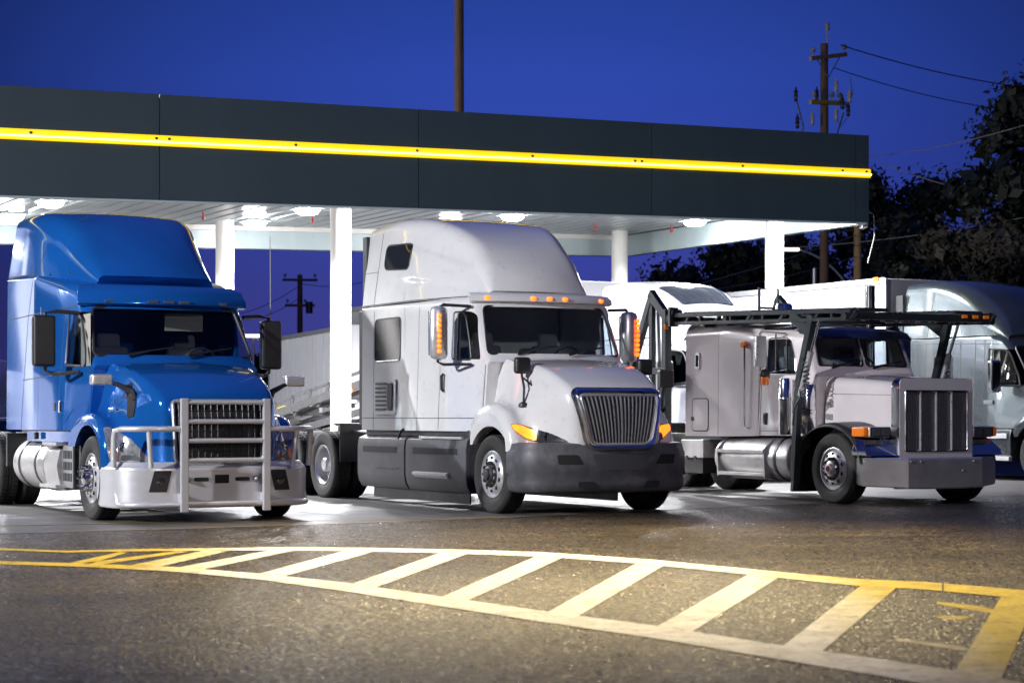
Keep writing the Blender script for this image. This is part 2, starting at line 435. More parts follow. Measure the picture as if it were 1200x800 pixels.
def chassis(root,xr,xf,drives,style,zr=.95):
    f=MB()
    for s in (-1,1): f.box(xr,xf,s*.43-.05,s*.43+.05,zr-.27,zr)
    for x in np.linspace(xr+.1,xf-.6,6): f.box(x-.06,x+.06,-.39,.39,zr-.22,zr-.05)
    f.build('frame_rails','chassis_black',root,bev=.01)
    a=MB()
    for d in drives:
        a.cyl((d,-.9,.5),(d,.9,.5),.11,n=14).lathe([(0,-.26),(.18,-.2),(.25,0),(.18,.2),(0,.26)],(d,0,.5),'x',16)
        for s in (-1,1): a.box(d-.5,d+.5,s*.5-.05,s*.5+.05,.6,.68)
    a.build('rear_axle','chassis_black',root,bev=.01)
    MB().cyl((0,-.95,.5),(0,.95,.5),.06,n=12).box(-.25,.3,-.5,.5,.4,.66).build('front_axle','chassis_black',root,bev=.01)
    MB().box(-.2,.5,-.4,.4,.68,1.15).build('engine_block','chassis_black',root,bev=.01)
    for s in (-1,1):
        steer_wheel(root,0,s,style)
        for d in drives: drive_wheel(root,d,s)
    if len(drives)>1:
        c=(drives[0]+drives[1])/2
        MB().prism(rpoly([(c-.55,-.5),(c+.45,-.5),(c+.45,.5),(c-.55,.5),(c-.5,.1),(c-.2,0),(c-.5,-.1)],.06),'z',zr+.12,zr+.17).box(c-.3,c+.3,-.55,.55,zr,zr+.12).build('fifth_wheel','chassis_black',root,bev=.01)
def fender_rear(root,x0,x1,mat='chassis_black'):
    for s in (-1,1):
        MB().sweep([(0,.62*1) ,(.012,.62),(.012,1.25),(0,1.25)],[(x0,s*1.2),(x0,s*.6)] if s>0 else [(x0,s*.6),(x0,s*1.2)]).build('mud_guard',mat,root)
def cab_shell(root,body,inx0,inx1,wind,sidewin,mat,extra=(),name='cab'):
    """outer loft minus the room inside, minus window openings"""
    o=body.mesh().build(name,mat,root)
    inner=body.mesh(inset=.05,x0=inx0,x1=inx1,step=.15).build('c',mat)
    cut=[inner]
    cut.append(MB().prism(wind[1],'x',wind[0][0],wind[0][1]).build('c',mat) if isinstance(wind,tuple) else wind)
    for p in sidewin: cut.append(MB().prism(p,'y',-2,2).build('c',mat))
    cut+=list(extra)
    root_m=o.parent; o.parent=None
    boolean(o,cut); o.parent=root_m
    return o
def mirror_arm(root,pts,r=.018,mat='black_plastic',parent=None,name='mirror_arm'):
    return MB().tube(pts,r,8).build(name,mat,parent or root)
def rbox(root,name,mat,x0,x1,y0,y1,z0,z1,bev=.02,seg=3):
    return MB().box(x0,x1,y0,y1,z0,z1).build(name,mat,root,bev=bev,seg=seg,smooth=50)
def arc_plan(x0,c,W,n=20): return [(x0-c*y*y,y) for y in [-W+2*W*i/n for i in range(n+1)]]
class Nose:
    """hood and fenders as one skin: centre curve Ch and fender curve Cf (x,z), blended across the width"""
    def __init__(s,Ch,Cf,yb0,yb1,W,re=.1,n=120,pw=1.0,crown=.03):
        s.h=spline(Ch,n); s.fc=spline(Cf,n); s.n=n; s.yb0=yb0; s.yb1=yb1; s.W=W; s.re=re; s.crown=crown
    def cur(s,c,t):
        t=max(0,min(1,t))*s.n; i=min(int(t),s.n-1); k=t-i; return (c[i][0]+(c[i+1][0]-c[i][0])*k, c[i][1]+(c[i+1][1]-c[i][1])*k)
    def P(s,t,y):
        a=abs(y); b0=s.yb0[0]+(s.yb0[1]-s.yb0[0])*t; b1=s.yb1[0]+(s.yb1[1]-s.yb1[0])*t
        w=sm(b0,b1,a); h=s.cur(s.h,t); f=s.cur(s.fc,t); x=h[0]+(f[0]-h[0])*w; z=h[1]+(f[1]-h[1])*w
        z-=s.crown*min(1,(a/b0)**2)*(1-w)
        x-=.09*(min(a,b0))**2*sm(.4,.9,t)
        W=s.Wt(t); q=a-(W-s.re)
        if q>0:
            q=min(q,s.re); d=s.re-math.sqrt(max(0,s.re**2-q*q)); f0=s.cur(s.fc,t-.01); f1=s.cur(s.fc,t+.01)
            tx,tz=f1[0]-f0[0],f1[1]-f0[1]; l=math.hypot(tx,tz) or 1; x-= -tz/l*d; z-= tx/l*d
        return (x,y,z)
    def Wt(s,t): return s.W if not callable(s.W) else s.W(t)
    def yz(s,y,z,t0=.45):
        lo,hi=t0,1.
        for _ in range(30):
            m=(lo+hi)/2
            if s.P(m,y)[2]>z: lo=m
            else: hi=m
        return s.P((lo+hi)/2,y)
    def xy(s,x,y,hi=.75):
        lo=0.
        for _ in range(30):
            m=(lo+hi)/2
            if s.P(m,y)[0]<x: lo=m
            else: hi=m
        return s.P((lo+hi)/2,y)
    def xz(s,x,z,sg):
        lo,hi=.3,s.W-.002
        for _ in range(26):
            m=(lo+hi)/2
            if s.xy(x,m)[2]>z: lo=m
            else: hi=m
        return s.xy(x,sg*(lo+hi)/2)
    def build(s,root,mat,arch=(0,.5,.6),zb=.8,nu=90,nv=64,name='hood'):
        mb=MB()
        def fn(a,b):
            # denser towards the edges
            y=(2*b-1); y=math.copysign(1-(1-abs(y))**1.15,y)*s.Wt(a); return s.P(a,y)
        mb.grid(fn,nu,nv); K=6
        for sg in (-1,1):
            o=len(mb.v)
            for i in range(nu+1):
                x,y,z=s.P(i/nu,sg*s.Wt(i/nu)); dx=x-arch[0]
                zl=arch[1]+math.sqrt(arch[2]**2-dx*dx) if abs(dx)<arch[2] else zb
                zl=min(max(zl,zb),z)
                for k in range(K): mb.v.append((x,y,z+(zl-z)*k/(K-1)))
                mb.v.append((x,y-sg*.03,zl-.0)); mb.v.append((x,y-sg*.16,zl+.02))
            n=K+2
            for i in range(nu):
                for k in range(n-1):
                    a=o+i*n+k; mb.f.append([a,a+n,a+n+1,a+1])
        return mb.build(name,mat,root,smooth=40)
def wheel_well(root,x=0,z=.5,r=.57,mat='matte_black'):
    m=MB()
    for s in (-1,1):
        m.lathe([(r,0),(r,.5)],(x,.62 if s>0 else -1.12,z),'y',24,R(-10),R(190)); m.box(x-.55,x+.6,s*.6-.01,s*.6+.01,.6,1.15)
    m.build('wheel_well',mat,root)
def seat_parts(root,x,y,z):
    m=MB().box(x-.25,x+.25,y-.25,y+.25,z,z+.14); m.build('seat','seat_cloth',root,bev=.05,seg=3)
    MB().add(*boxrot((x-.27,y,z+.45),(.13,.5,.72),R(-8))).add(*boxrot((x-.33,y,z+.88),(.1,.3,.2),R(-8))).build('seat_back','seat_cloth',root,bev=.05,seg=3)
def boxrot(c,size,ry):
    c=Vector(c); m=Matrix.Rotation(ry,3,'Y'); vs=[]
    for i in (-1,1):
        for j in (-1,1):
            for k in (-1,1): vs.append(c+m@Vector((i*size[0]/2,j*size[1]/2,k*size[2]/2)))
    return vs,[(0,1,3,2),(4,6,7,5),(0,4,5,1),(2,3,7,6),(0,2,6,4),(1,5,7,3)]
def interior(root,xd,zd,xs,w=.9,wheel=True):
    MB().sweep([(0,zd-.5),(.0,zd-.02),(-.25,zd+.04),(-.45,zd-.05),(-.5,zd-.5)],arc_plan(xd,.12,w)).build('dashboard','dash',root)
    for y in (-.5,.5): seat_parts(root,xs,y,zd-.55)
    if wheel:
        c=Vector((xd-.55,.5,zd+.03)); t=[]
        for k in range(28):
            a=2*PI*k/28; t.append(c+Vector((sin(a)*.10,cos(a)*.22,sin(a)*.2)))
        MB().tube(t,.015,6,closed=True).tube([t[0],c,t[14]],.012,6).tube([c,c+Vector((.2,0,-.2))],.03,6).build('steering_wheel','dash',root)
def wipers(root,surf,zb,zt,mat='black_plastic'):
    m=MB()
    for y0,y1 in ((-.62,-.05),(.12,.72)):
        a=Vector(surf(y0,zb)); b=Vector(surf(y1,zb+.09)); o=Vector((.03,0,.01)); m.tube([a+o,b+o],.012,6); m.tube([Vector(surf(y0,zb-.02))+o*.6,(a+b)/2+o*1.3],.014,6)
    m.build('wiper',mat,root)
# ---------------- white tractor with bumper lights lit
TH=AL-PI/2
def place(px,py): 
    g=gp(px,py); return (g.x+1.22*cos(AL),g.y+1.22*sin(AL),0)
def white_tractor():
    r=empty('semi_truck',place(575,601),TH)
    tag(r,'white sleeper semi truck with lit amber roof markers and chrome oval grille','truck','semi trucks parked in the fuel lanes')
    chassis(r,-7.4,.75,(-5.45,-6.75),'dark')
    sw=lambda x:.17*sm(-1.5,-.7,x)
    B=Body([(-4.02,1.03,2.79,1.20,1.19,.03,0),(-1.3,1.03,2.80,1.20,1.13,.08,0),(-.86,1.03,2.80,1.18,1.07,.12,0),(-.70,1.03,2.72,1.16,1.05,.12,0),(-.33,1.03,2.0,1.10,1.03,.09,0),(-.25,1.03,1.93,1.08,1.03,.05,0)],sw)
    wt,wb=(-.70,2.72),(-.33,2.0)
    def ws(y,z,d=0): return (wt[0]+(wb[0]-wt[0])*(wt[1]-z)/(wt[1]-wb[1])-.17*y*y-d,y,z)
    wpoly=rpoly([(-.98,2.04),(.98,2.04),(.90,2.66),(-.90,2.66)],.07)
    win=rpoly([(-1.13,1.98),(-.60,1.96),(-.66,2.2),(-.80,2.60),(-1.13,2.60)],[.05,.05,.02,.12,.05])
    bunk=rpoly([(-3.58,2.0),(-2.76,2.0),(-2.76,2.60),(-3.58,2.60)],.08)
    cab_shell(r,B,-2.3,-.38,((-1.4,.3),wpoly),[win],'white_paint')
    patch('windshield',rpoly([(-1.0,2.02),(1.0,2.02),(.915,2.68),(-.915,2.68)],.07),lambda y,z:ws(y,z,.012),(1,0,.5),'glass_clear',r,off=0)
    fr=[ws(y,z,-.004) for y,z in rpoly([(-.99,2.03),(.99,2.03),(.905,2.67),(-.905,2.67)],.07)]
    MB().tube(fr,.014,6,closed=True).build('windshield_seal','black_plastic',r)
    for s in (-1,1):
        f=B.side(s); h=(0,s,0)
        d=patch('door',clean([(-1.52,2.66),(-1.52,1.26)]+rpoly([(-1.52,1.22),(-.32,1.22)],0)[1:]+[(-.32,1.75),(-.58,1.93),(-1.16,1.95),(-1.16,2.66)]),f,h,'white_paint',r,.006,.006)
        patch('door_window',win,lambda x,z:(f(x,z)[0],f(x,z)[1]-s*.012,z),h,'glass_clear',d,0)
        MB().tube([f(x,z) for x,z in win],.012,6,closed=True).build('window_seal','black_plastic',d)
        MB().beam(f(-.95,1.97),f(-.97,2.58),.03,.03).build('window_post','black_plastic',d)
        MB().tube([(-1.38,s*1.2,1.78),(-1.38,s*1.225,1.76),(-1.38,s*1.225,1.58),(-1.38,s*1.2,1.56)],.022,8).build('door_handle','black_plastic',d)
        patch('bunk_window',bunk,f,h,'glass_dark',r,.004,.0)
        MB().tube([f(x,z) for x,z in bunk],.013,6,closed=True).build('bunk_window_seal','black_plastic',r)
        m=MB()
        ribbon(m,[(-1.54,1.05),(-1.53,2.70)],f,h); ribbon(m,[(-1.53,2.69),(-.9,2.68)],f,h); ribbon(m,[(-4.0,1.2),(-.3,1.2)],f,h)
        ribbon(m,[(-3.62,1.04),(-3.62,2.79)],f,h,.014); ribbon(m,[(-.295,1.04),(-.30,1.95)],f,h,.012); ribbon(m,[(-2.2,1.04),(-2.2,2.79)],f,h,.006)
        m.build('body_joints','seam',r)
        v=rpoly([(-3.58,1.25),(-2.86,1.25),(-2.86,1.74),(-3.58,1.74)],.05)
        pv=patch('vent_panel',v,f,h,'white_paint',r,.02,.02)
        vm=MB()
        for k in range(7):
            z=1.31+k*.06; vm.box(-3.50,-3.15,s*1.222-.003,s*1.222+.003,z,z+.028)
        vm.box(-3.1,-2.95,s*1.222-.003,s*1.222+.003,1.31,1.69)
        vm.build('louvres','matte_black',pv)
    # lower side fairings
    for s in (-1,1):
        for a,b in ((-4.15,-2.52),(-2.49,-.66)):
            q=[(-1.16,.22),(-1.21,.30),(-1.235,.42),(-1.235,.80),(-1.215,.92),(-1.10,.97),(-.9,.97),(-.9,.22)]
            pl=MB().rings([[(x,-s*y*(.97 if x<-4.1 else 1),z) for y,z in q] for x in ((a,a+.06,b-.02,b) if a<-4 else (a,b-.1,b))])
            fo=pl.build('side_fairing','grey_plastic',r,bev=.012)
            c=(a+b)/2; MB().box(a+.25,b-.25,s*1.236-.004,s*1.236+.006,.72,.80).build('step_recess','matte_black',fo)
            if a>-3: MB().prism([(s*1.235,.40),(s*1.275,.44),(s*1.275,.47),(s*1.235,.48)],'x',a+.3,b-.5).build('step_edge','alloy',fo); MB().box(a+.45,b-.12,s*1.205,s*1.245,.925,.955).build('step_plate','alloy',fo,bev=.004)
            else: MB().box(b-.9,b-.2,s*1.237,s*1.242,.5,.515).build('crease','grey_plastic',fo)
        MB().box(-4.0,-.7,s*1.1-.04,s*1.1+.04,.96,1.04).build('sill','chassis_black',r)
        MB().box(-3.75,-.75,s*1.12-.01,s*1.12+.01,.08,.24).build('skirt_flap','chassis_black',r)
        MB().tube([(-2.62,s*1.18,1.06),(-2.62,s*1.24,1.02),(-2.68,s*1.25,.92)],.018,6).build('hose','black_plastic',r)
    # roof fairing
    F=Body([(-4.02,2.80,3.93,1.19,1.06,.14,.02),(-3.2,2.80,4.0,1.19,1.03,.17,.03),(-2.5,2.80,3.95,1.18,.95,.19,.01),(-1.9,2.80,3.80,1.13,.83,.20,-.02),(-1.4,2.80,3.56,1.05,.70,.20,-.03),(-1.05,2.80,3.26,.96,.62,.18,-.01),(-.88,2.80,3.02,.88,.60,.12,.02),(-.80,2.80,2.88,.80,.6,.06,.0)],lambda x:.22*sm(-2.4,-.9,x),smooth=True)
    def ridge(x,z):
        # two pressed creases sweeping down the flank towards the windscreen
        k=sm(-3.0,-2.3,x)*(1-sm(-1.2,-.95,x)); z1=3.52-.24*(x+2.4); z2=3.10-.10*(x+2.4)
        return k*(.020*math.tanh((z1-z)/.035)-.012*math.tanh((z2-z)/.035))
    F.ridge=ridge; F.ns=44
    rf=F.mesh(step=.05).build('roof_fairing','white_paint',r)
    for s in (-1,1):
        f=F.side(s); up=rpoly([(-3.40,3.30),(-2.62,3.26),(-2.62,3.62),(-3.40,3.64)],.11)
        patch('loft_window',up,f,(0,s,0),'glass_dark',rf,.004); MB().tube([f(x,z) for x,z in up],.013,6,closed=True).build('loft_window_seal','black_plastic',rf)
        m=MB(); ribbon(m,[(-3.62,2.81),(-3.55,3.90)],f,(0,s,0),.012); ribbon(m,[(-4.0,3.28),(-3.6,3.28)],f,(0,s,0),.008); ribbon(m,[(-4.0,2.81),(-.9,2.81)],f,(0,s,0),.012); m.build('body_joints','seam',rf)
        MB().box(-4.17,-4.02,s*1.15-.03,s*1.15+.03,1.1,2.75).box(-4.15,-4.0,s*1.10-.03,s*1.10+.03,2.78,3.82).build('rubber_extender','black_plastic',r,bev=.015)
    # visor with five marker lights
    vs=MB().sweep([(-.16,2.72),(.03,2.715),(.09,2.735),(.08,2.79),(.0,2.85),(-.16,2.86)],arc_plan(-.72,.17,1.05,24)).build('visor','white_paint',r,smooth=50)
    for y in (-.86,-.24,0,.24,.86):
        mm=MB(); c=Vector((-.72-.17*y*y+.075,y,2.775)); mm.lathe([(.03,-.06),(.03,-.02),(.025,.02),(0,.035)],c,'x',12)
        for i in range(len(mm.v)): x_,y_,z_=mm.v[i]; mm.v[i]=(x_,c.y+(y_-c.y)*1.6,z_)
        mm.build('marker_light','amber_lit',vs)
    # hood
    N=Nose([(-.36,1.99),(.0,1.95),(.45,1.86),(.8,1.72),(1.0,1.60),(1.09,1.46),(1.13,1.15),(1.13,.80)],
           [(-.66,1.0),(-.58,1.18),(-.32,1.36),(.0,1.40),(.3,1.30),(.48,1.12),(.56,.95),(.58,.80)],(.80,.50),(1.04,1.02),1.235,.13)
    hood=N.build(r,'white_paint',(0,.5,.60),.86)
    wheel_well(r)
    m=MB()
    for s in (): ribbon(m,[(x,s*(.84-.12*(x+.3))) for x in np.linspace(-.3,.85,14)],lambda x,y:N.xy(x,y),(0,0,1),.004,.0012)
    # grille
    go=rpoly([(-.48,.80),(.48,.80),(.66,1.56),(-.66,1.56)],[.16,.16,.12,.12],6)
    gi=rpoly([(-.42,.88),(.42,.88),(.565,1.475),(-.565,1.475)],[.12,.12,.07,.07],6)
    go=[(y,z+.035*(1-(y/.63)**2)*(z>1.3)) for y,z in go]; gi=[(y,z+.03*(1-(y/.63)**2)*(z>1.3)) for y,z in gi]
    g=patch('grille',go,N.yz,(1,0,.2),'grille_dark',r,.02,.02,step=.06)
    rim=[]
    def dense(p,k=3): return [tuple(Vector(p[i-1]).lerp(Vector(p[i]),j/k)) for i in range(len(p)) for j in range(1,k+1)]
    A=dense(go);Bp=dense(gi); rs=[]
    for (y0,z0),(y1,z1) in zip(A,Bp):
        a=Vector(N.yz(y0,z0));b=Vector(N.yz(y1,z1)); o=Vector((1,0,0)); rs.append([a,a+o*.05,a.lerp(b,.35)+o*.085,a.lerp(b,.8)+o*.06,b+o*.025])
    mm=MB(); k=len(rs)
    for q in rs: mm.v+=[tuple(p) for p in q]
    for i in range(k):
        for j in range(4): a=i*5+j; b=((i+1)%k)*5+j; mm.f.append([a,b,b+1,a+1])
    mm.build('grille_surround','chrome',g,smooth=60)
    bars=MB()
    nb=19
    for i in range(nb):
        q=-1+2*(i+.5)/nb; pts=[]
        for z in np.linspace(.875,1.50,9):
            hw=.42+.145*(z-.9)/.575; y=q*hw*1.0; p=Vector(N.yz(y,z)); pts.append(p+Vector((.045,0,0)))
        w=.013 if i!=nb//2 else .022
        o=len(bars.v)
        for p in pts: bars.v+=[(p.x-.02,p.y-w/2*.6,p.z),(p.x+.014,p.y-w/2,p.z),(p.x+.014,p.y+w/2,p.z),(p.x-.02,p.y+w/2*.6,p.z)]
        for a in range(len(pts)-1):
            for b in range(4): bars.f.append([o+a*4+b,o+a*4+(b+1)%4,o+a*4+4+(b+1)%4,o+a*4+4+b])
    bars.build('grille_bars','alloy',g)
    MB().tube([Vector(N.yz(y,z))+Vector((.05,0,0)) for y,z in dense(gi,2)],.02,6,closed=True).build('grille_inner_rim','alloy',g)
    # headlights
    for s in (-1,1):
        hp=rpoly([(s*.64,.90),(s*.80,1.02),(s*1.0,1.11),(s*1.17,1.13),(s*1.16,1.05),(s*1.02,.94),(s*.84,.885)],.05,3)
        hl=patch('headlight',hp,N.yz,(1,s*.3,.2),'lamp_dark',r,.012,.012,step=.05)
        tp=rpoly([(s*.89,1.045),(s*1.03,1.10),(s*1.165,1.118),(s*1.155,1.05),(s*1.03,.955),(s*.90,.915)],.03,3)
        patch('turn_signal',tp,N.yz,(1,s*.3,.2),'amber_hot',hl,.02,.004,step=.04)
        c=N.yz(s*.82,.97); MB().lathe([(.012,-.01),(.05,.0),(.056,.018)],(c[0]+.0,c[1],c[2]),'x',16).build('reflector','chrome',hl)
    # bumper
    sec=[(-.16,.27),(-.06,.275),(-.01,.31),(.01,.40),(-.004,.50),(.02,.54),(.02,.76),(.0,.81),(-.02,.885),(-.10,.90)]
    bp=superplan(1.215,.44,1.15,.80,.62,48)
    bu=MB().sweep(sec,bp).build('bumper','grey_plastic',r,smooth=50)
    def bumpf(y,z):
        lo,hi=0.,PI/2
        for _ in range(24):
            m_=(lo+hi)/2
            if 1.215*sin(m_)**.80<abs(y): lo=m_
            else: hi=m_
        return (.44+.71*max(0,cos(lo))**.62+.021,y,z)
    for s in (-1,1):
        patch('fog_light_recess',rpoly([(s*.52,.63),(s*.84,.63),(s*.86,.75),(s*.6,.75)],.02,2),bumpf,(1,0,0),'matte_black',bu,.004)
        patch('tow_hook_slot',rpoly([(s*.34,.34),(s*.58,.34),(s*.60,.42),(s*.38,.42)],.02,2),lambda y,z:(bumpf(y,z)[0]-.01,y,z),(1,0,0),'matte_black',bu,.006)
    patch('air_intake',rpoly([(-.3,.56),(.3,.56),(.42,.76),(-.42,.76)],.03,2),bumpf,(1,0,0),'mesh_grey',bu,.003)
    # mirrors
    for s in (-1,1):
        c=Vector((-1.02,s*1.46,2.3)); mm=MB()
        a=mirror_arm(r,[(-.86,s*1.05,2.66),(-.98,s*1.40,2.68),(-1.02,s*1.46,2.64),(-1.02,s*1.46,1.93),(-.98,s*1.40,1.9),(-.72,s*1.12,1.90)],.020)
        rs=[]
        for z,k in ((1.96,.35),(1.98,.8),(2.02,1),(2.6,1),(2.64,.8),(2.66,.35)):
            rs.append([(c.x+.09*k*cos(t)*.9+.02,c.y+.125*k*sin(t),z) for t in [2*PI*i/20 for i in range(20)]])
        mh=MB().rings(rs).build('mirror','alloy',a)
        MB().box(c.x-.075,c.x-.068,c.y-.1,c.y+.1,2.02,2.6).build('mirror_glass','lamp_glass',mh)
        lt=MB()
        for k in range(8): lt.lathe([(.026,-.01),(.026,.012),(0,.02)],(c.x+.105,c.y+s*.03 if s<0 else c.y+.09,2.07+k*.066),'x',8)
        lt.build('mirror_lights','amber_lit',mh)
        # hood mirrors
        bs=Vector(N.P(.62,s*.93)); tp=Vector((bs.x-.08,bs.y-s*.02,1.86))
        hm=MB().tube([bs,bs+Vector((.02,0,.22)),tp-Vector((0,0,.12)),tp],.016,8).tube([bs+Vector((.0,0,.34)),Vector((bs.x+.05,bs.y-s*.2,bs.z+.17))],.013,6).lathe([(.07,-.02),(.06,.02),(.02,.04)],bs,'z',14).build('hood_mirror_stalk','black_plastic',r)
        MB().box(tp.x-.04,tp.x+.06,tp.y-.11,tp.y+.11,1.76,1.97).build('hood_mirror','black_plastic',hm,bev=.04,seg=3)
    MB().lathe([(.03,-.01),(.025,.012),(0,.018)],(-.36,-1.205,1.13),'y',10,sg=-1).build('side_marker','amber_lit',r)
    interior(r,-.55,1.93,-1.25)
    wipers(r,lambda y,z:ws(y,z,-.01),2.04,2.6)
    for s in (-1,1):
        MB().sweep([(0,.55),(.012,.55),(.012,1.12),(0,1.12)],[(-4.86,s*.62),(-4.86,s*1.18)]).box(-5.1,-4.86,min(s*.6,s*1.18),max(s*.6,s*1.18),1.10,1.12).build('mud_flap','black_plastic',r)
        MB().cyl((-4.2,s*.95,1.0),(-4.9,s*.95,1.0),.02,n=8).build('step_bar','alloy',r)
    return r
# ---------------- blue tractor with the grille guard
def blue_tractor():
    r=empty('semi_truck',place(105,609),TH)
    tag(r,'glossy blue sleeper semi truck with silver tube grille guard','truck','semi trucks parked in the fuel lanes')
    chassis(r,-6.6,.75,(-4.75,-6.05),'spike')
    sw=lambda x:.18*sm(-1.6,-.8,x)
    B=Body([(-3.92,1.05,3.08,1.22,1.20,.03,0),(-2.6,1.05,3.05,1.22,1.17,.05,0),(-1.7,1.05,2.95,1.21,1.10,.14,0),(-1.05,1.05,2.86,1.2,1.03,.16,0),(-.80,1.05,2.60,1.18,1.02,.14,0),(-.32,1.05,1.92,1.12,1.04,.09,0),(-.22,1.05,1.84,1.10,1.04,.05,0)],sw)
    wt,wb=(-.80,2.60),(-.32,1.92)
    def ws(y,z,d=0): return (wt[0]+(wb[0]-wt[0])*(wt[1]-z)/(wt[1]-wb[1])-.18*y*y-d,y,z)
    wpoly=rpoly([(-1.0,1.97),(1.0,1.97),(.91,2.55),(-.91,2.55)],.07)
    win=rpoly([(-1.22,1.86),(-.50,1.83),(-.56,2.05),(-.80,2.50),(-1.22,2.52)],[.05,.05,.02,.12,.05])
    cab_shell(r,B,-2.3,-.36,((-1.5,.3),wpoly),[win],'blue_paint')
    patch('windshield',rpoly([(-1.02,1.95),(1.02,1.95),(.925,2.57),(-.925,2.57)],.07),lambda y,z:ws(y,z,.012),(1,0,.5),'glass_clear',r,off=0)
    MB().tube([ws(y,z,-.004) for y,z in rpoly([(-1.01,1.96),(1.01,1.96),(.915,2.56),(-.915,2.56)],.07)],.020,6,closed=True).build('windshield_seal','black_plastic',r)
    for s in (-1,1):
        f=B.side(s); h=(0,s,0)
        d=patch('door',clean([(-1.42,2.56),(-1.42,1.14),(-.98,1.14),(-.72,1.30),(-.24,1.42),(-.26,1.74),(-.46,1.80),(-1.26,1.83),(-1.26,2.56)]),f,h,'blue_paint',r,.006,.006)
        patch('door_window',win,lambda x,z:(f(x,z)[0],f(x,z)[1]-s*.012,z),h,'glass_clear',d,0)
        MB().tube([f(x,z) for x,z in win],.016,6,closed=True).build('window_seal','black_plastic',d)
        q=Vector(f(-1.26,1.34)); MB().box(q.x-.05,q.x+.05,min(q.y,q.y+s*.03),max(q.y,q.y+s*.03),1.27,1.42).build('door_handle','chrome',d,bev=.012)
        MB().box(q.x-.30,q.x-.22,min(q.y,q.y+s*.02),max(q.y,q.y+s*.02),1.29,1.40).build('lock_plate','black_plastic',d,bev=.01)
        MB().tube([f(x,z) for x,z in rpoly([(-2.12,2.0),(-1.98,2.0),(-1.98,2.42),(-2.12,2.42)],.06)],.014,6,closed=True).build('side_vent','blue_paint',r)
        m=MB()
        ribbon(m,[(-3.15,1.06),(-2.9,2.5),(-2.72,3.02)],f,h,.014); ribbon(m,[(-3.9,2.52),(-1.0,2.58)],f,h,.012); ribbon(m,[(-1.44,1.06),(-1.44,2.56)],f,h,.010); ribbon(m,[(-3.1,1.70),(-.3,1.78)],f,h,.010); ribbon(m,[(-2.35,1.06),(-2.35,1.7)],f,h,.006)
        m.build('body_joints','seam',r)
        MB().box(-3.15,-.92,s*1.12-.02,s*1.12+.05,.90,1.04).build('side_skirt','blue_paint',r,bev=.012)
        MB().box(-2.55,-2.47,s*1.19-.02,s*1.19+.03,.93,1.02).build('step_lamp','black_plastic',r,bev=.01)
        MB().tube([(-3.93,s*.98,1.75),(-4.02,s*.98,1.75)],.035,10).build('air_coupling','black_plastic',r)
    F=Body([(-3.92,3.09,3.90,1.19,1.06,.14,.01),(-3.2,3.08,3.93,1.18,1.03,.24,.02),(-2.75,3.04,3.88,1.15,.97,.32,.03),(-2.3,3.0,3.72,1.06,.84,.30,.03),(-1.8,2.95,3.44,.96,.74,.26,.03),(-1.35,2.90,3.14,.85,.67,.16,.02),(-1.12,2.87,2.98,.78,.66,.08,.0)],lambda x:.22*sm(-2.9,-1.1,x),smooth=True)
    rf=F.mesh(step=.06).build('roof_fairing','blue_paint',r)
    for s in (-1,1):
        f=F.side(s); m=MB(); ribbon(m,[(-3.9,3.10),(-2.7,3.07)],f,(0,s,0),.014); ribbon(m,[(-2.72,3.07),(-2.35,3.88)],f,(0,s,0),.010); m.build('body_joints','seam',rf)
        for x in (-2.75,-2.3,-1.8): c=f(x,3.12 if x<-2.5 else 3.05); MB().lathe([(.016,-.01),(.014,.012),(0,.016)],c,'y',8,sg=s).build('fixing_bolt','chrome',rf)
    MB().lathe([(.09,0),(.085,.02),(.04,.045),(0,.05)],(-3.3,-.75,3.90),'z',14).build('roof_antenna','matte_black',rf)
    vs=MB().sweep([(-.2,2.59),(.05,2.585),(.10,2.61),(.09,2.68),(.0,2.80),(-.2,2.87)],arc_plan(-.82,.18,1.07,24)).build('visor','blue_paint',r,smooth=50,bev=.012)
    for y in (-.72,-.2,0,.2,.72):
        x=-.82-.18*y*y+.096; MB().box(x-.02,x+.012,y-.07,y+.07,2.625,2.655).build('marker_light','lamp_glass',vs,bev=.006)
    # hood
    N=Nose([(-.34,1.91),(.0,1.86),(.4,1.77),(.75,1.65),(.98,1.53),(1.08,1.42),(1.12,1.15),(1.12,.64)],
           [(-.98,.90),(-.88,1.08),(-.55,1.22),(-.12,1.26),(.25,1.20),(.48,1.06),(.58,.88),(.60,.64)],(.84,.54),(1.08,1.05),1.23,.10,crown=.05)
    hood=N.build(r,'blue_paint',(-.08,.48,.64),.86)
    wheel_well(r,-.05)
    MB().prism([(-.70,.42),(-.66,1.1),(-.60,1.1),(-.62,.42)],'y',-1.15,-.7).prism([(-.70,.42),(-.66,1.1),(-.60,1.1),(-.62,.42)],'y',.7,1.15).build('splash_guard','black_plastic',r)
    for s in (-1,1):
        # dark scoop on the hood side
        sc=[(.12,1.60),(.34,1.59),(.52,1.50),(.60,1.38),(.62,1.22),(.50,1.20),(.44,1.34),(.34,1.47)]
        patch('hood_scoop',rpoly(sc,.03,2),lambda x,z:N.xz(x,z,s),(0,s,.4),'matte_black',hood,.012,.012,step=.06)
        MB().lathe([(.03,-.01),(.026,.014),(0,.018)],N.xy(.22,s*.96),'y',10,sg=s).build('hood_latch','chrome',hood)
        # headlight: tall lens wrapping the corner
        hp=rpoly([(s*.74,.68),(s*1.15,.68),(s*1.18,.88),(s*1.18,1.09),(s*1.10,1.09),(s*.92,.97)],.03,3)
        hl=patch('headlight',hp,N.yz,(1,s*.4,.2),'lens_clear',r,.012,.012,step=.05)
        patch('turn_signal',rpoly([(s*1.05,.715),(s*1.13,.715),(s*1.155,.86),(s*1.07,.84)],.015,2),N.yz,(1,s*.4,.2),'amber_off',hl,.018,.004,step=.05)
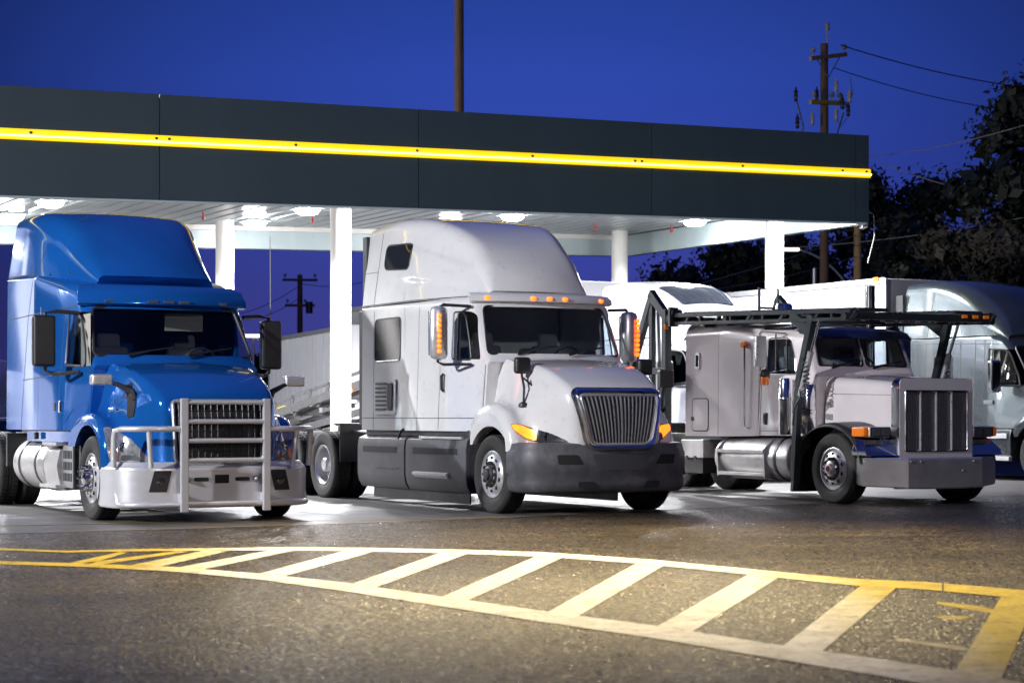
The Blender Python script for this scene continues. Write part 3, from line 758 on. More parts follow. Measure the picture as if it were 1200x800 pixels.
        patch('lower_lens',rpoly([(s*.84,.715),(s*1.03,.715),(s*1.0,.775),(s*.86,.775)],.015,2),N.yz,(1,s*.4,.2),'lamp_glass',hl,.018,.004,step=.05)
        c=N.yz(s*.98,.86); 
        MB().lathe([(.012,.0),(.05,.008),(.066,.03),(.07,.02)],(c[0]-.01,c[1],c[2]),'x',18).build('reflector','chrome',hl)
    # grille
    gp_=rpoly([(-.53,.68),(.53,.68),(.57,1.40),(-.57,1.40)],.06)
    g=patch('grille',gp_,N.yz,(1,0,.1),'grille_dark',r,.008,.008)
    m=MB()
    for i in range(14):
        y=-.5+i/13; m.tube([Vector(N.yz(y,z))+Vector((.018,0,0)) for z in (.70,.95,1.2,1.385)],.006,4)
    for i in range(9):
        z=.74+i*.078; m.tube([Vector(N.yz(y,z))+Vector((.018,0,0)) for y in np.linspace(-.54,.54,9)],.006,4)
    m.build('grille_mesh','black_plastic',g)
    MB().tube([Vector(N.yz(y,z))+Vector((.012,0,0)) for y,z in gp_],.024,8,closed=True).build('grille_surround','alloy',g)
    # bumper
    sec=[(-.10,.17),(.0,.17),(.015,.20),(.02,.60),(.005,.64),(-.02,.655),(-.05,.70),(-.12,.70)]
    bp=superplan(1.20,.28,1.15,.5,.42,48)
    bu=MB().sweep(sec,bp).build('bumper','bumper_alloy',r,smooth=40,bev=.008)
    def bumpf(y,z):
        lo,hi=0.,PI/2
        for _ in range(24):
            m_=(lo+hi)/2
            if 1.20*sin(m_)**.5<abs(y): lo=m_
            else: hi=m_
        return (.28+.87*max(0,cos(lo))**.42+.02,y,z)
    for s in (-1,1):
        fl=patch('fog_light',[(s*.66,.36),(s*.86,.36),(s*.80,.60),(s*.60,.60)],bumpf,(1,0,0),'black_plastic',bu,.006,.004)
        c=bumpf(s*.73,.48); MB().lathe([(.05,.0),(.055,.012),(.03,.016),(0,.017)],c,'x',14).build('fog_lens','lamp_dark',fl)
        patch('tow_slot',rpoly([(s*.16,.475),(s*.34,.475),(s*.34,.52),(s*.16,.52)],.018,3),bumpf,(1,0,0),'matte_black',bu,.004)
        c=bumpf(s*.415,.5); MB().lathe([(.035,0),(.035,.02),(.015,.05),(0,.055)],c,'x',12).build('tow_bolt','galv',bu)
    patch('plate_opening',[(-.085,.45),(.085,.45),(.085,.55),(-.085,.55)],bumpf,(1,0,0),'matte_black',bu,.004)
    # grille guard of flat posts and tubes
    gx=1.30
    gd=MB().tube([(gx,-.48,1.385),(gx,.48,1.385)],.029,10).build('grille_guard','bumper_alloy',r)
    for y in (-.5,.5): MB().box(gx-.03,gx+.03,y-.046,y+.046,.13,1.43).build('guard_post','bumper_alloy',gd,bev=.012)
    for z in (1.165,.945,.72): MB().tube([(gx,-.48,z),(gx,.48,z)],.029,10).build('cross_tube','bumper_alloy',gd)
    for s in (-1,1):
        lp=spline([(gx-.01,s*.52),(gx-.02,s*.8),(gx-.1,s*1.02),(gx-.26,s*1.16),(gx-.36,s*1.20)],14)
        path=[(x,y,1.08) for x,y in lp[:-2]]; x,y=lp[-1]; path+=[(x,y,1.055),(x-.03,y+s*.005,.98),(x-.06,y,.64)]
        MB().tube(path,.034,10).build('side_hoop','bumper_alloy',gd)
        MB().tube([(gx-.06,s*.90,1.07),(gx-.1,s*.86,.64)],.03,10).build('hoop_strut','bumper_alloy',gd)
    low_=[(x+.06,y*1.0) for x,y in superplan(1.16,.42,1.17,.5,.42,36,-1.35,1.35)]
    MB().tube([(low_[0][0]-.05,low_[0][1],.36)]+[(x,y,.215) for x,y in low_]+[(low_[-1][0]-.05,low_[-1][1],.36)],.036,10).build('lower_tube','bumper_alloy',gd)
    MB().box(gx-.24,gx-.03,-.53,-.47,.24,.34).box(gx-.24,gx-.03,.47,.53,.24,.34).build('guard_bracket','bumper_alloy',gd)
    # tank and step box
    for s in (-1,1):
        tk=MB().lathe([(0,-.78),(.28,-.775),(.325,-.75),(.335,-.70),(.335,.70),(.325,.75),(.28,.775),(0,.78)],(-2.95,s*.86,.60),'x',36).build('fuel_tank','tank_alloy',r)
        for x in (-3.35,-2.55): MB().lathe([(.337,-.03),(.345,-.03),(.345,.03),(.337,.03)],(x,s*.86,.60),'x',36).build('tank_strap','black_plastic',tk)
        sb=MB().prism([(s*.85,.30),(s*1.08,.30),(s*1.16,.38),(s*1.2,.60),(s*1.16,.80),(s*.85,.88)],'x',-2.12,-1.50).build('step_box','tank_alloy',r,bev=.01)
        MB().box(-2.1,-1.45,s*1.12-.1,s*1.12+.10,.86,.90).build('step_plate','alloy',sb); MB().box(-2.15,-1.40,s*1.12-.12,s*1.12+.12,.33,.37).build('step_plate','alloy',sb)
        MB().box(-1.5,-1.06,s*1.10-.02,s*1.10+.0,.34,.86).build('perforated_cover','galv',sb)
        sl=MB()
        for i in range(6):
            for k in range(3): sl.box(-1.46+i*.065,-1.43+i*.065,s*1.1+s*.004-.003 if s>0 else -1.125,s*1.1+.006 if s>0 else -1.119,.42+k*.14,.52+k*.14)
        sl.build('cover_slots','matte_black',sb)
    # mirrors
    for s in (-1,1):
        a=mirror_arm(r,[(-.98,s*1.07,2.49),(-1.06,s*1.32,2.51),(-1.08,s*1.46,2.49),(-1.08,s*1.46,1.78),(-1.04,s*1.36,1.74),(-.72,s*1.13,1.76)],.026)
        mh=rbox(a,'mirror','black_plastic',-1.13,-1.0,s*1.48-.14,s*1.48+.14,1.83,2.46,.04)
        MB().box(-1.135,-1.131,s*1.48-.11,s*1.48+.11,1.88,2.42).build('mirror_glass','lamp_glass',mh)
        b=Vector(N.xy(.30,s*.98)); tp=Vector((.42,s*1.20,1.62))
        b=Vector(N.xz(.55,1.42,s)); hm=MB().tube([b,b+Vector((-.02,s*.03,.10)),b.lerp(tp,.5)+Vector((0,0,.07)),tp+Vector((0,-s*.08,0)),tp],[.03,.04,.028,.02,.02],8).build('hood_mirror_stalk','black_plastic',r)
        rbox(hm,'hood_mirror','alloy',.34,.48,tp.y-.13,tp.y+.13,1.585,1.715,.03)
    MB().tube([(-1.12,1.50,2.46),(-1.13,1.50,3.55)],.006,5).build('whip_antenna','wire',r)
    MB().tube([(-1.12,-1.50,2.46),(-1.12,-1.50,2.56)],.005,5).build('whip_antenna','wire',r)
    interior(r,-.5,1.85,-1.3)
    for s in (-1,1): MB().grid(lambda a,b:(-1.3+.62*a,s*(1.0+.012*sin(a*40)),1.84+.64*b),30,2).build('beige_window_panel','lining',r) if s<0 else None  # beige panel added behind the side window to give its bright beige tone
    MB().box(-1.05,-1.04,.05,.55,2.3,2.52).build('sun_visor','lining',r)
    wipers(r,lambda y,z:ws(y,z,-.01),1.97,2.5)
    for s in (-1,1): MB().box(-4.02,-3.95,s*.9-.3,s*.9+.3,.55,1.0).build('mud_flap','black_plastic',r)
    return r
# ---------------- flat-nosed tractor with the car rack over its cab
def rack_tractor():
    r=empty('semi_truck',place(975,590),TH)
    tag(r,'pearl white long nose semi truck with square grille and steel car rack overhead','truck','semi trucks parked in the fuel lanes')
    chassis(r,-8.2,.55,(-5.3,-6.65),'std')
    B=Body([(-3.86,.92,2.70,1.12,1.10,.22,.03),(-2.95,.92,2.70,1.12,1.10,.22,.03),(-2.75,.92,2.70,1.10,1.08,.22,.03),(-2.05,.93,2.60,1.02,.99,.18,.03)])
    B.mesh().build('sleeper','pearl_paint',r)
    C=Body([(-2.05,.94,2.56,1.02,.95,.18,.05),(-1.45,.94,2.54,1.0,.92,.18,.05),(-1.02,.94,2.50,.98,.90,.14,.03),(-.78,.94,1.92,.97,.92,.06,.02),(-.70,.94,1.80,.96,.92,.04,.02)],lambda x:.06*sm(-1.4,-.9,x))
    wt,wb=(-1.02,2.50),(-.78,1.92)
    def ws(y,z,d=0): return (wt[0]+(wb[0]-wt[0])*(wt[1]-z)/(wt[1]-wb[1])-.06*y*y-d,y,z)
    wl=[rpoly([(s*.03,1.96),(s*.82,1.96),(s*.76,2.40),(s*.03,2.42)],.05) for s in (-1,1)]
    win=rpoly([(-1.88,1.86),(-1.18,1.84),(-1.22,2.06),(-1.36,2.38),(-1.88,2.38)],[.07,.05,.03,.14,.07])
    c1=MB().prism(wl[0],'x',-1.5,0).build('c','chrome'); 
    cab=cab_shell(r,C,-1.95,-.86,((-1.5,0),wl[1]),[win],'pearl_paint',extra=[c1])
    for s,p in zip((-1,1),wl):
        patch('windshield',p,lambda y,z:ws(y,z,.01),(1,0,.5),'glass_clear',r,0)
        MB().tube([ws(y,z,-.006) for y,z in p],.014,6,closed=True).build('windshield_seal','black_plastic',r)
    vs=MB().sweep([(-.12,2.44),(.08,2.40),(.17,2.36),(.17,2.38),(.08,2.46),(-.12,2.53)],arc_plan(-1.0,.06,.93,14)).build('visor','navy_paint',r)
    for s in (-1,1):
        f=C.side(s); h=(0,s,0)
        d=patch('door',clean([(-1.98,2.45),(-1.98,1.06)]+rpoly([(-1.98,1.02),(-1.0,1.02)],0)[1:]+[(-1.0,1.70),(-1.14,1.80),(-1.91,1.83),(-1.91,2.45)]),f,h,'pearl_paint',r,.012,.012)
        patch('door_window',win,lambda x,z:(f(x,z)[0],f(x,z)[1]-s*.012,z),h,'glass_clear',d,0)
        MB().tube([f(x,z) for x,z in win],.016,6,closed=True).build('window_seal','chrome',d)
        MB().beam(f(-1.42,1.87),f(-1.44,2.36),.025,.02).build('window_post','black_plastic',d)
        q=f(-1.86,1.20); hb=MB().box(q[0]-.03,q[0]+.05,min(q[1],q[1]+s*.03),max(q[1],q[1]+s*.03),1.10,1.28).build('door_handle','black_plastic',d,bev=.01)
        MB().box(q[0]-.02,q[0]+.02,min(q[1],q[1]+s*.045),max(q[1],q[1]+s*.045),1.12,1.26).build('grip','chrome',hb)
        m=MB(); ribbon(m,[(-2.0,.95),(-2.0,2.45)],f,h,.016); ribbon(m,[(-1.98,1.01),(-1.02,1.01)],f,h,.008); m.build('door_joint','seam',r)
        g=B.side(s); m=MB(); ribbon(m,[(-2.95,.94),(-2.95,2.5)],g,h,.007); m.build('panel_joint','seam',r)
        p=rpoly([(-3.66,1.0),(-3.22,1.0),(-3.22,1.50),(-3.66,1.50)],.06)
        hp=patch('side_hatch',p,g,h,'pearl_paint',r,.006,.006); MB().tube([g(x,z) for x,z in p],.010,6,closed=True).build('hatch_seal','black_plastic',hp)
        MB().box(-3.67,-3.62,s*1.12-.02,s*1.12+.02,1.16,1.22).build('hatch_latch','black_plastic',hp)
        p=rpoly([(-3.58,1.96),(-3.46,1.96),(-3.46,2.22),(-3.58,2.22)],.04)
        sv=patch('sleeper_vent',p,g,h,'alloy',r,.02,.02); patch('vent_glass',[(x*.6+-3.52*.4,(z-2.09)*.7+2.09) for x,z in p],g,h,'lamp_dark',sv,.024)
        gr=MB().tube([g(-2.28,2.30),(-2.28,s*1.10,2.28),(-2.28,s*1.10,1.08),g(-2.28,1.05)],.017,8).build('grab_rail','chrome',r)
        c=g(-2.35,2.30); MB().box(c[0]-.05,c[0]+.05,min(c[1],c[1]+s*.06),max(c[1],c[1]+s*.06),2.26,2.35).build('marker_light','amber_dim',r,bev=.01)
    # hood with flat flanks
    Hd=Body([(-.72,.98,1.80,.80,.76,.14,.05),(-.2,.98,1.77,.72,.70,.14,.05),(.30,.98,1.73,.64,.62,.13,.05),(.62,.98,1.70,.60,.58,.12,.05)])
    hd=Hd.mesh().build('hood','pearl_paint',r)
    for s in (-1,1):
        f=Hd.side(s); m=MB(); ribbon(m,[(-.7,1.55),(.6,1.52)],f,(0,s,0),.006); m.build('hood_joint','seam',hd)
        mb=MB()
        for k in range(9): mb.lathe([(.008,-.004),(.006,.005),(0,.006)],f(.57,1.05+k*.06),'y',6,sg=s)
        mb.build('rivets','galv',hd)
        for z in (1.22,1.40): MB().box(-.68,-.56,s*.78-.02,s*.78+.02,z-.04,z+.04).build('hood_hinge','galv',hd,bev=.005)
    # grille shell
    so=rpoly([(-.66,.64),(.66,.64),(.66,1.76),(-.66,1.76)],[.02,.02,.16,.16],6); si=rpoly([(-.555,.74),(.555,.74),(.555,1.58),(-.555,1.58)],[.03]*4,3)
    sh=MB(); n=len(so)
    sh.rings([[(.60,y,z) for y,z in so],[(.755,y,z) for y,z in so],[(.775,y*.985,(z-1.2)*.985+1.2) for y,z in so]],False,False)
    g=sh.build('grille_shell','chrome',r,smooth=40)
    fm=MB()
    for a0,a1,b0,b1 in ((-.652,-.56,.648,1.60),(.56,.652,.648,1.60),(-.56,.56,.648,.74)): fm.box(.766,.778,a0,a1,b0,b1)
    fm.prism(rpoly([(-.652,1.575),(.652,1.575),(.652,1.752),(-.652,1.752)],[0,0,.15,.15],6),'x',.766,.7782)
    fm.build('shell_face','shell_paint',g)
    MB().box(.73,.738,-.57,.57,.73,1.585).build('grille_screen','screen_grey',g)
    mm=MB()
    for i in range(37): y=-.55+i*1.10/36; mm.box(.739,.747,y-.003,y+.003,.74,1.58)
    for i in range(30): z=.75+i*.82/29; mm.box(.739,.745,-.56,.56,z-.003,z+.003)
    mm.build('screen_wire','mesh_grey',g)
    for y in (-.28,0,.28): MB().box(.748,.785,y-.012,y+.012,.75,1.575).build('grille_bar','alloy',g,bev=.006)
    MB().tube([(.782,y,z) for y,z in si],.014,6,closed=True).build('grille_trim','chrome',g)
    # fenders, headlights, front aprons
    for s in (-1,1):
        fm=MB(); pr=spline([(-.92,.20),(-.88,.55),(-.70,.92),(-.38,1.10),(.0,1.13),(.35,1.02),(.55,.82),(.62,.62)],26)
        def ff(a,b):
            i=a*26; k=min(int(i),25); t=i-k; x=pr[k][0]+(pr[k+1][0]-pr[k][0])*t; z=pr[k][1]+(pr[k+1][1]-pr[k][1])*t
            y=.60+.62*b; e=max(0,b-.88)/.12; 
            return (x,s*y,z-.05*e*e+ .02*(1-b))
        fm.grid(ff,40,12)
        for k in range(27):
            pass
        fe=fm.build('fender','black_plastic',r,smooth=60)
        so_=fe.modifiers.new('s','SOLIDIFY'); so_.thickness=.012
        MB().tube([(x,s*1.222,z-.05) for x,z in pr[3:]],.014,6).build('fender_edge','chassis_black',fe)
        pod=rbox(r,'headlight','alloy',.42,.70,s*.93-.19,s*.93+.19,.93,1.085,.03)
        MB().box(.40,.68,s*1.15-.055,s*1.15+.055,.94,1.08).build('turn_signal','amber_dim',pod,bev=.03)
        for y in (.84,1.0): MB().box(.70,.712,s*y-.068,s*y+.068,.955,1.06).build('lens','lamp_glass',pod,bev=.012); 
        MB().box(.698,.706,s*.93-.175,s*.93+.175,.942,1.073).build('bezel','lamp_dark',pod)
        MB().cyl((.5,s*.75,.85),(.5,s*.75,.96),.03,n=8).build('pod_stalk','chrome',pod)
        ap=MB(); y0,y1=(.62,1.22)
        ap.rings([[(.46,s*y0,.90),(.46,s*1.18,.90),(.46,s*1.24,.76),(.46,s*1.24,.68),(.46,s*y0,.68)],[(.60,s*y0,.90),(.60,s*1.14,.90),(.74,s*1.22,.76),(.76,s*1.22,.68),(.76,s*y0,.68)]])
        ap.build('fender_apron','chrome',r,bev=.008)
    plan=[(.52,-1.19),(.68,-1.15),(.93,-.72),(.96,-.66),(.965,-.3),(.965,.3),(.96,.66),(.93,.72),(.68,1.15),(.52,1.19)]
    def bs(t):
        q=abs(t-.5)*2; lo=.22+.06*q*q; return [(-.05,lo),(.0,lo),(.012,lo+.02),(.012,.63),(.0,.655),(-.06,.66)]
    bu=MB().sweep(bs,plan).build('bumper','bumper_chrome',r,smooth=18)
    for y in (-.62,-.45,.3,.5): MB().lathe([(.016,0),(.013,.01),(0,.014)],(.977,y,.60 if abs(y)>.4 else .47),'x',8).build('bumper_bolt','galv',bu)
    # air cleaners, stacks
    for s in (-1,1):
        MB().lathe([(0,.98),(.15,.98),(.17,1.02),(.17,1.26),(.178,1.27),(.178,1.31),(.17,1.32),(.17,1.62),(.15,1.68),(.06,1.72),(.0,1.72)],(-.82,s*1.08,0),'z',28).build('air_cleaner','chrome',r)
        MB().lathe([(0,.96),(.10,.96),(.105,1.0),(.105,1.45),(.112,1.46),(.112,1.5),(.105,1.51),(.105,1.72),(.09,1.78),(0,1.78)],(-1.22,s*1.12,0),'z',24).build('side_canister','chrome',r)
        MB().cyl((-2.12,s*1.16,1.2),(-2.12,s*1.16,3.25),.075,n=18).build('exhaust_stack','chrome',r) if s>0 else None
        # west coast mirrors
        x=-1.48; y=s*1.33
        a=MB().tube([(x+.04,s*.95,2.44),(x,y,2.46),(x,y+s*.06,2.44),(x,y+s*.06,1.90),(x,y,1.86),(x+.1,s*.99,1.92)],.014,8).tube([(x-.02,y-s*.24,2.45),(x-.02,y-s*.24,1.88)],.012,8).build('mirror_frame','chrome',r)
        mr=rbox(a,'mirror','alloy',x-.02,x+.05,y-.15+s*.02,y+.05+s*.02,1.95,2.40,.02)
        MB().lathe([(0,-.07),(.07,-.05),(.09,0),(.07,.02),(0,.03)],(x+.02,y-s*.02,1.83),'x',14).build('round_mirror','black_plastic',a)
        MB().box(x+.0,x+.07,y-.06,y+.06,1.68,1.80).build('side_turn_lamp','amber_dim',a,bev=.015)
        MB().lathe([(0,-.10),(.05,-.09),(.07,-.02),(.085,.05),(.07,.06),(0,.065)],(x+.28,s*.86,2.50),'x',16).build('spot_lamp','chrome',r)
    MB().lathe([(0,1.25),(.13,1.26),(.135,1.3),(.135,3.02),(.11,3.06),(.0,3.06)],(-4.0,.9,0),'z',20).build('muffler','chrome',r)
    # tank, steps, boxes
    for s in (-1,1):
        tk=MB().lathe([(0,-.95),(.26,-.945),(.31,-.92),(.32,-.88),(.32,.88),(.31,.92),(.26,.945),(0,.95)],(-2.05,s*.86,.60),'x',36).build('fuel_tank','tank_alloy',r)
        for z,yo in ((.70,1.18),(.36,1.14)): MB().box(-2.86,-1.62,s*yo-.06,s*yo+.06,z-.02,z+.03).build('step_plate','tank_alloy',tk,bev=.004)
        for x in (-2.84,-1.64): MB().prism([(s*.86,.93),(s*1.05,.88),(s*1.22,.73),(s*1.20,.32),(s*.95,.27)],'x',x-.015,x+.015).build('step_bracket','tank_alloy',tk)
        MB().lathe([(.322,-.03),(.33,-.03),(.33,.03),(.322,.03)],(-1.42,s*.86,.60),'x',36).build('tank_strap','black_plastic',tk)
        MB().lathe([(.06,0),(.06,.04),(.02,.05),(0,.05)],(-1.75,s*.80,.92),'z',12).build('filler_cap','red_off',tk)
        bx=rbox(r,'battery_box','tank_alloy',-3.92,-3.30,s*.92-.24,s*.92+.24,.58,.86,.01); MB().box(-3.9,-3.4,s*.9-.2,s*.9+.2,.34,.57).build('tool_box','chassis_black',bx)
        for x in (-3.75,-3.52): MB().box(x-.03,x+.03,s*1.16-.012,s*1.16+.012,.55,.61).build('box_latch','black_plastic',bx)
        MB().prism([(-1.0,.14),(-.93,.14),(-.80,.9),(-.9,.9)],'y',min(s*.7,s*1.2),max(s*.7,s*1.2)).build('splash_guard','black_plastic',r)
    interior(r,-.95,1.86,-1.55,.8)
    wipers(r,lambda y,z:ws(y,z,-.012),1.94,2.4)
    # ---- steel rack over the cab
    K=MB(); Z=2.78
    for s in (-1,1):
        K.beam((-4.1,s*1.25,Z+.04),(.5,s*1.25,Z-.10),.09,.06); K.beam((-4.1,s*1.25,Z-.09),(.5,s*1.25,Z-.21),.08,.05)
        for k in range(12): x=-4.05+k*.41; K.beam((x,s*1.25,Z-.08-.03*(x+4.1)),(x+.12*(k%2),s*1.25,Z+.03-.03*(x+4.1)),.05,.05,up=(1,0,0))
    for x in (-4.0,-2.6,-1.9,-.5,.45): K.beam((x,-1.25,Z-.03-.03*(x+4)),(x,1.25,Z-.03-.03*(x+4)),.10,.10)
    rk=K.build('car_rack','rack_steel',r,bev=.006)
    for s in (-1,1):
        for y0 in (.55,):
            q=MB(); q.beam((-3.95,s*.86,Z+.055),(.48,s*.86,Z-.085),.52,.03)
            for k in range(40): x=-3.9+k*.111; q.box(x,x+.03,s*.86-.26,s*.86+.26,Z+.055-.0316*(x+3.95)+.0,Z+.055-.0316*(x+3.95)+.035)
            q.build('runway','rack_steel',rk)
        lg=MB().beam((-.40,s*1.25,2.66),(-.72,s*1.25,1.7),.09,.11).beam((-.72,s*1.25,1.7),(-.84,s*1.25,.34),.09,.10).beam((-.5,s*1.25,2.45),(-.9,s*1.25,2.68),.06,.16).build('rack_leg','rack_steel',rk,bev=.006)
        MB().cyl((-.22,s*1.27,2.58),(-.44,s*1.27,2.08),.022,n=10).build('ram_rod','chrome',rk); MB().cyl((-.42,s*1.27,2.14),(-.66,s*1.27,1.52),.045,n=12).build('ram','galv',rk)
        sp_=[(-.5+.045*cos(t*5),s*1.29+.045*sin(t*5),1.5+.6*t/12) for t in np.linspace(0,12,70)]
        MB().tube(sp_,.009,5).build('hose_coil','black_plastic',rk)
        MB().tube([(-.64,s*1.30,1.62),(-.55,s*1.36,1.50),(-.68,s*1.36,1.35),(-.78,s*1.32,1.1)],.014,6).build('hydraulic_hose','black_plastic',rk)
        MB().beam((-4.2,s*1.25,2.92),(-4.2,s*1.25,.75),.12,.12).beam((-4.62,s*1.25,3.16),(-4.62,s*1.25,.95),.08,.10).beam((-4.66,s*1.25,3.2),(-4.1,s*1.25,2.72),.10,.14).beam((-4.6,s*1.25,3.18),(-5.3,s*1.25,1.9),.10,.12).beam((-5.2,s*1.25,1.95),(-4.2,s*1.25,1.95),.08,.10).beam((-4.62,s*1.25,1.35),(-4.2,s*1.25,1.35),.08,.08).build('rear_frame','rack_steel',rk,bev=.006)
        MB().cyl((-4.45,s*1.22,.8),(-4.45,s*1.22,2.1),.06,n=12).cyl((-4.45,s*1.22,2.1),(-4.5,s*1.22,2.9),.03,n=10).build('lift_ram','galv',rk)
        MB().tube([(-4.45,s*1.2,1.4),(-4.1,s*1.3,1.1),(-4.4,s*1.25,.8),(-4.8,s*1.2,1.0)],.02,6).tube([(-4.5,s*1.28,1.2),(-4.2,s*1.32,.95),(-4.6,s*1.2,.7)],.018,6).build('hydraulic_hose','black_plastic',rk)
        MB().box(-4.0,-3.95,s*1.25-.1,s*1.25+.06,Z-.14,Z+.16).cyl((-3.95,s*1.25-.08,Z+.08),(-3.95,s*1.25+.1,Z+.08),.05,n=10).build('hinge_lug','rack_steel',rk)
        MB().box(-4.14,-4.1,s*1.31-.03,s*1.31+.03,2.60,2.68).build('marker_light','amber_dim',rk,bev=.01)
        MB().cyl((.42,s*1.25-.1,2.60),(.42,s*1.25+.1,2.60),.06,n=12).build('roller','chassis_black',rk)
    ch=MB()
    for k in range(26): 
        y=-1.1+k*.088; x=.36+.04*sin(k*1.7); ch.lathe([(.014,-.02),(.03,0),(.014,.02)],(x,y,2.60-.03*abs(sin(k*.9))),'y',6)
    ch.build('chain','galv',rk)
    for k in range(5): MB().beam((-3.2+k*.6,-1.2,Z-.16),(-3.0+k*.6,-.6,Z-.10),.03,.05).build('strut','rack_steel',rk)
    for y in (.75,.95,1.15): MB().box(.50,.52,y-.05,y+.05,2.62,2.67).build('marker_light','amber_dim',rk,bev=.006)
    MB().tube([(-4.3,1.0,Z+.1),(-4.3,1.0,3.32),(-4.3,.62,3.32),(-4.3,.62,Z+.1)],.024,8).tube([(-4.3,1.0,3.0),(-4.3,.62,3.0)],.02,8).build('ladder','rack_steel',rk)
    MB().tube([(-4.35,-1.34,1.35),(-4.35,-1.40,1.55),(-4.3,-1.45,1.62)],.03,8).build('control_stalk','black_plastic',rk)
    rbox(rk,'work_lamp','black_plastic',-4.1,-3.98,-1.5,-1.24,1.68,1.96,.03)
    MB().tube([(-4.05,-1.4,1.68),(-4.15,-1.38,1.4),(-4.5,-1.3,1.15),(-4.75,-1.28,.98)],.035,8).build('lamp_cable','black_plastic',rk)
    return r
# ---------------- aerodynamic tractors in the lanes behind
def aero_tractor(name,label,loc,paint,hi=3.95,full=True,skylight=False):
    r=empty(name,loc,TH); tag(r,label,'truck','semi trucks parked in the fuel lanes')
    chassis(r,-6.9,.7,(-5.1,-6.4),'std')
    sw=lambda x:.18*sm(-1.6,-.8,x)
    B=Body([(-3.9,1.0,2.80,1.22,1.20,.03,0),(-1.3,1.0,2.80,1.22,1.12,.08,0),(-.95,1.0,2.76,1.2,1.05,.12,0),(-.82,1.0,2.62,1.18,1.02,.12,0),(-.2,1.0,1.86,1.10,1.02,.09,0)],sw)
    wt,wb=(-.82,2.62),(-.2,1.86)
    def ws(y,z,d=0): return (wt[0]+(wb[0]-wt[0])*(wt[1]-z)/(wt[1]-wb[1])-.18*y*y-d,y,z)
    wp=rpoly([(-1.0,1.95),(1.0,1.95),(.92,2.58),(-.92,2.58)],.08)
    win=rpoly([(-1.34,1.84),(-.44,1.80),(-.5,2.0),(-.78,2.50),(-1.34,2.54)],[.05,.05,.02,.14,.05])
    cab_shell(r,B,-2.3,-.3,((-1.5,.3),wp),[win],paint)
    patch('windshield',wp,lambda y,z:ws(y,z,.01),(1,0,.5),'glass_tint',r,0); MB().tube([ws(y,z,-.004) for y,z in wp],.02,6,closed=True).build('windshield_seal','black_plastic',r)
    F=Body([(-3.9,2.80,hi-.04,1.20,1.08,.16,.02),(-3.2,2.80,hi,1.20,1.05,.26,.03),(-2.6,2.80,hi-.08,1.18,1.0,.34,.04),(-2.0,2.80,hi-.28,1.15,.95,.40,.05),(-1.5,2.80,hi-.58,1.10,.90,.38,.05),(-1.05,2.74,hi-.92,1.04,.88,.22,.04),(-.86,2.64,2.80,1.02,.88,.1,.02)],lambda x:.22*sm(-2.6,-.9,x),smooth=True)
    rf=F.mesh(step=.08).build('roof_fairing',paint,r)
    if skylight: patch('skylight',rpoly([(-2.3,-.75),(-1.55,-.62),(-1.55,.62),(-2.3,.75)],.05),F.top(),(0,0,1),'glass_dark',rf,.01)
    for s in (-1,1):
        f=B.side(s); h=(0,s,0)
        d=patch('door',clean([(-1.50,2.58),(-1.50,1.10),(-.62,1.10),(-.2,1.45),(-.2,1.72),(-.40,1.77),(-1.38,1.81),(-1.38,2.58)]),f,h,paint,r,.007,.007)
        patch('door_window',win,lambda x,z:(f(x,z)[0],f(x,z)[1]-s*.012,z),h,'glass_tint',d,0)
        MB().tube([f(x,z) for x,z in win],.02,6,closed=True).build('window_seal','black_plastic',d)
        q=f(-1.27,1.50); hs=MB().box(q[0]-.13,q[0]+.13,min(q[1],q[1]+s*.02),max(q[1],q[1]+s*.02),1.46,1.54).build('door_handle','chrome',d,bev=.015)
        m=MB(); ribbon(m,[(-1.52,1.02),(-1.52,2.78)],f,h,.014); ribbon(m,[(-3.88,2.70),(-1.0,2.62)],f,h,.012); ribbon(m,[(-1.78,1.02),(-1.78,2.76)],f,h,.02); ribbon(m,[(-3.2,1.02),(-3.2,2.7)],f,h,.012); ribbon(m,[(-2.2,1.02),(-2.2,2.7)],f,h,.03); m.build('body_joints','seam',r)
        bw=rpoly([(-2.95,1.9),(-2.42,1.9),(-2.42,2.42),(-2.95,2.42)],.08); patch('bunk_window',bw,f,h,'glass_dark',r,.005); MB().tube([f(x,z) for x,z in bw],.015,6,closed=True).build('bunk_window_seal','black_plastic',r)
        m=MB(); ff=F.side(s); ribbon(m,[(-3.15,2.82),(-3.05,hi-.1)],ff,h,.016); m.build('fairing_joint','seam',rf)
        q=[(-1.18,.42),(-1.23,.50),(-1.24,.84),(-1.2,.98),(-.95,.98),(-.95,.42)]
        fr=MB().rings([[(x,-s*y,z) for y,z in q] for x in (-3.9,-1.9,-.72)]).build('side_fairing',paint,r,bev=.015)
        MB().box(-1.75,-.8,min(s*1.2,s*1.26),max(s*1.2,s*1.26),.80,.90).build('step_trim','bumper_alloy',fr,bev=.01); MB().box(-1.85,-.72,min(s*1.18,s*1.27),max(s*1.18,s*1.27),.38,.46).build('step_plate','bumper_alloy',fr,bev=.01)
        a=mirror_arm(r,[(-.78,s*1.1,1.86),(-.86,s*1.4,1.84),(-.9,s*1.46,1.90)],.03)
        mh=rbox(a,'mirror','chrome',-.98,-.82,s*1.47-.13,s*1.47+.13,1.68,2.30,.05); MB().box(-.985,-.98,s*1.47-.1,s*1.47+.1,1.74,2.25).build('mirror_glass','lamp_glass',mh)
        MB().box(-4.12,-3.9,s*1.17-.03,s*1.17+.03,1.1,3.7).build('rubber_extender','black_plastic',r,bev=.01)
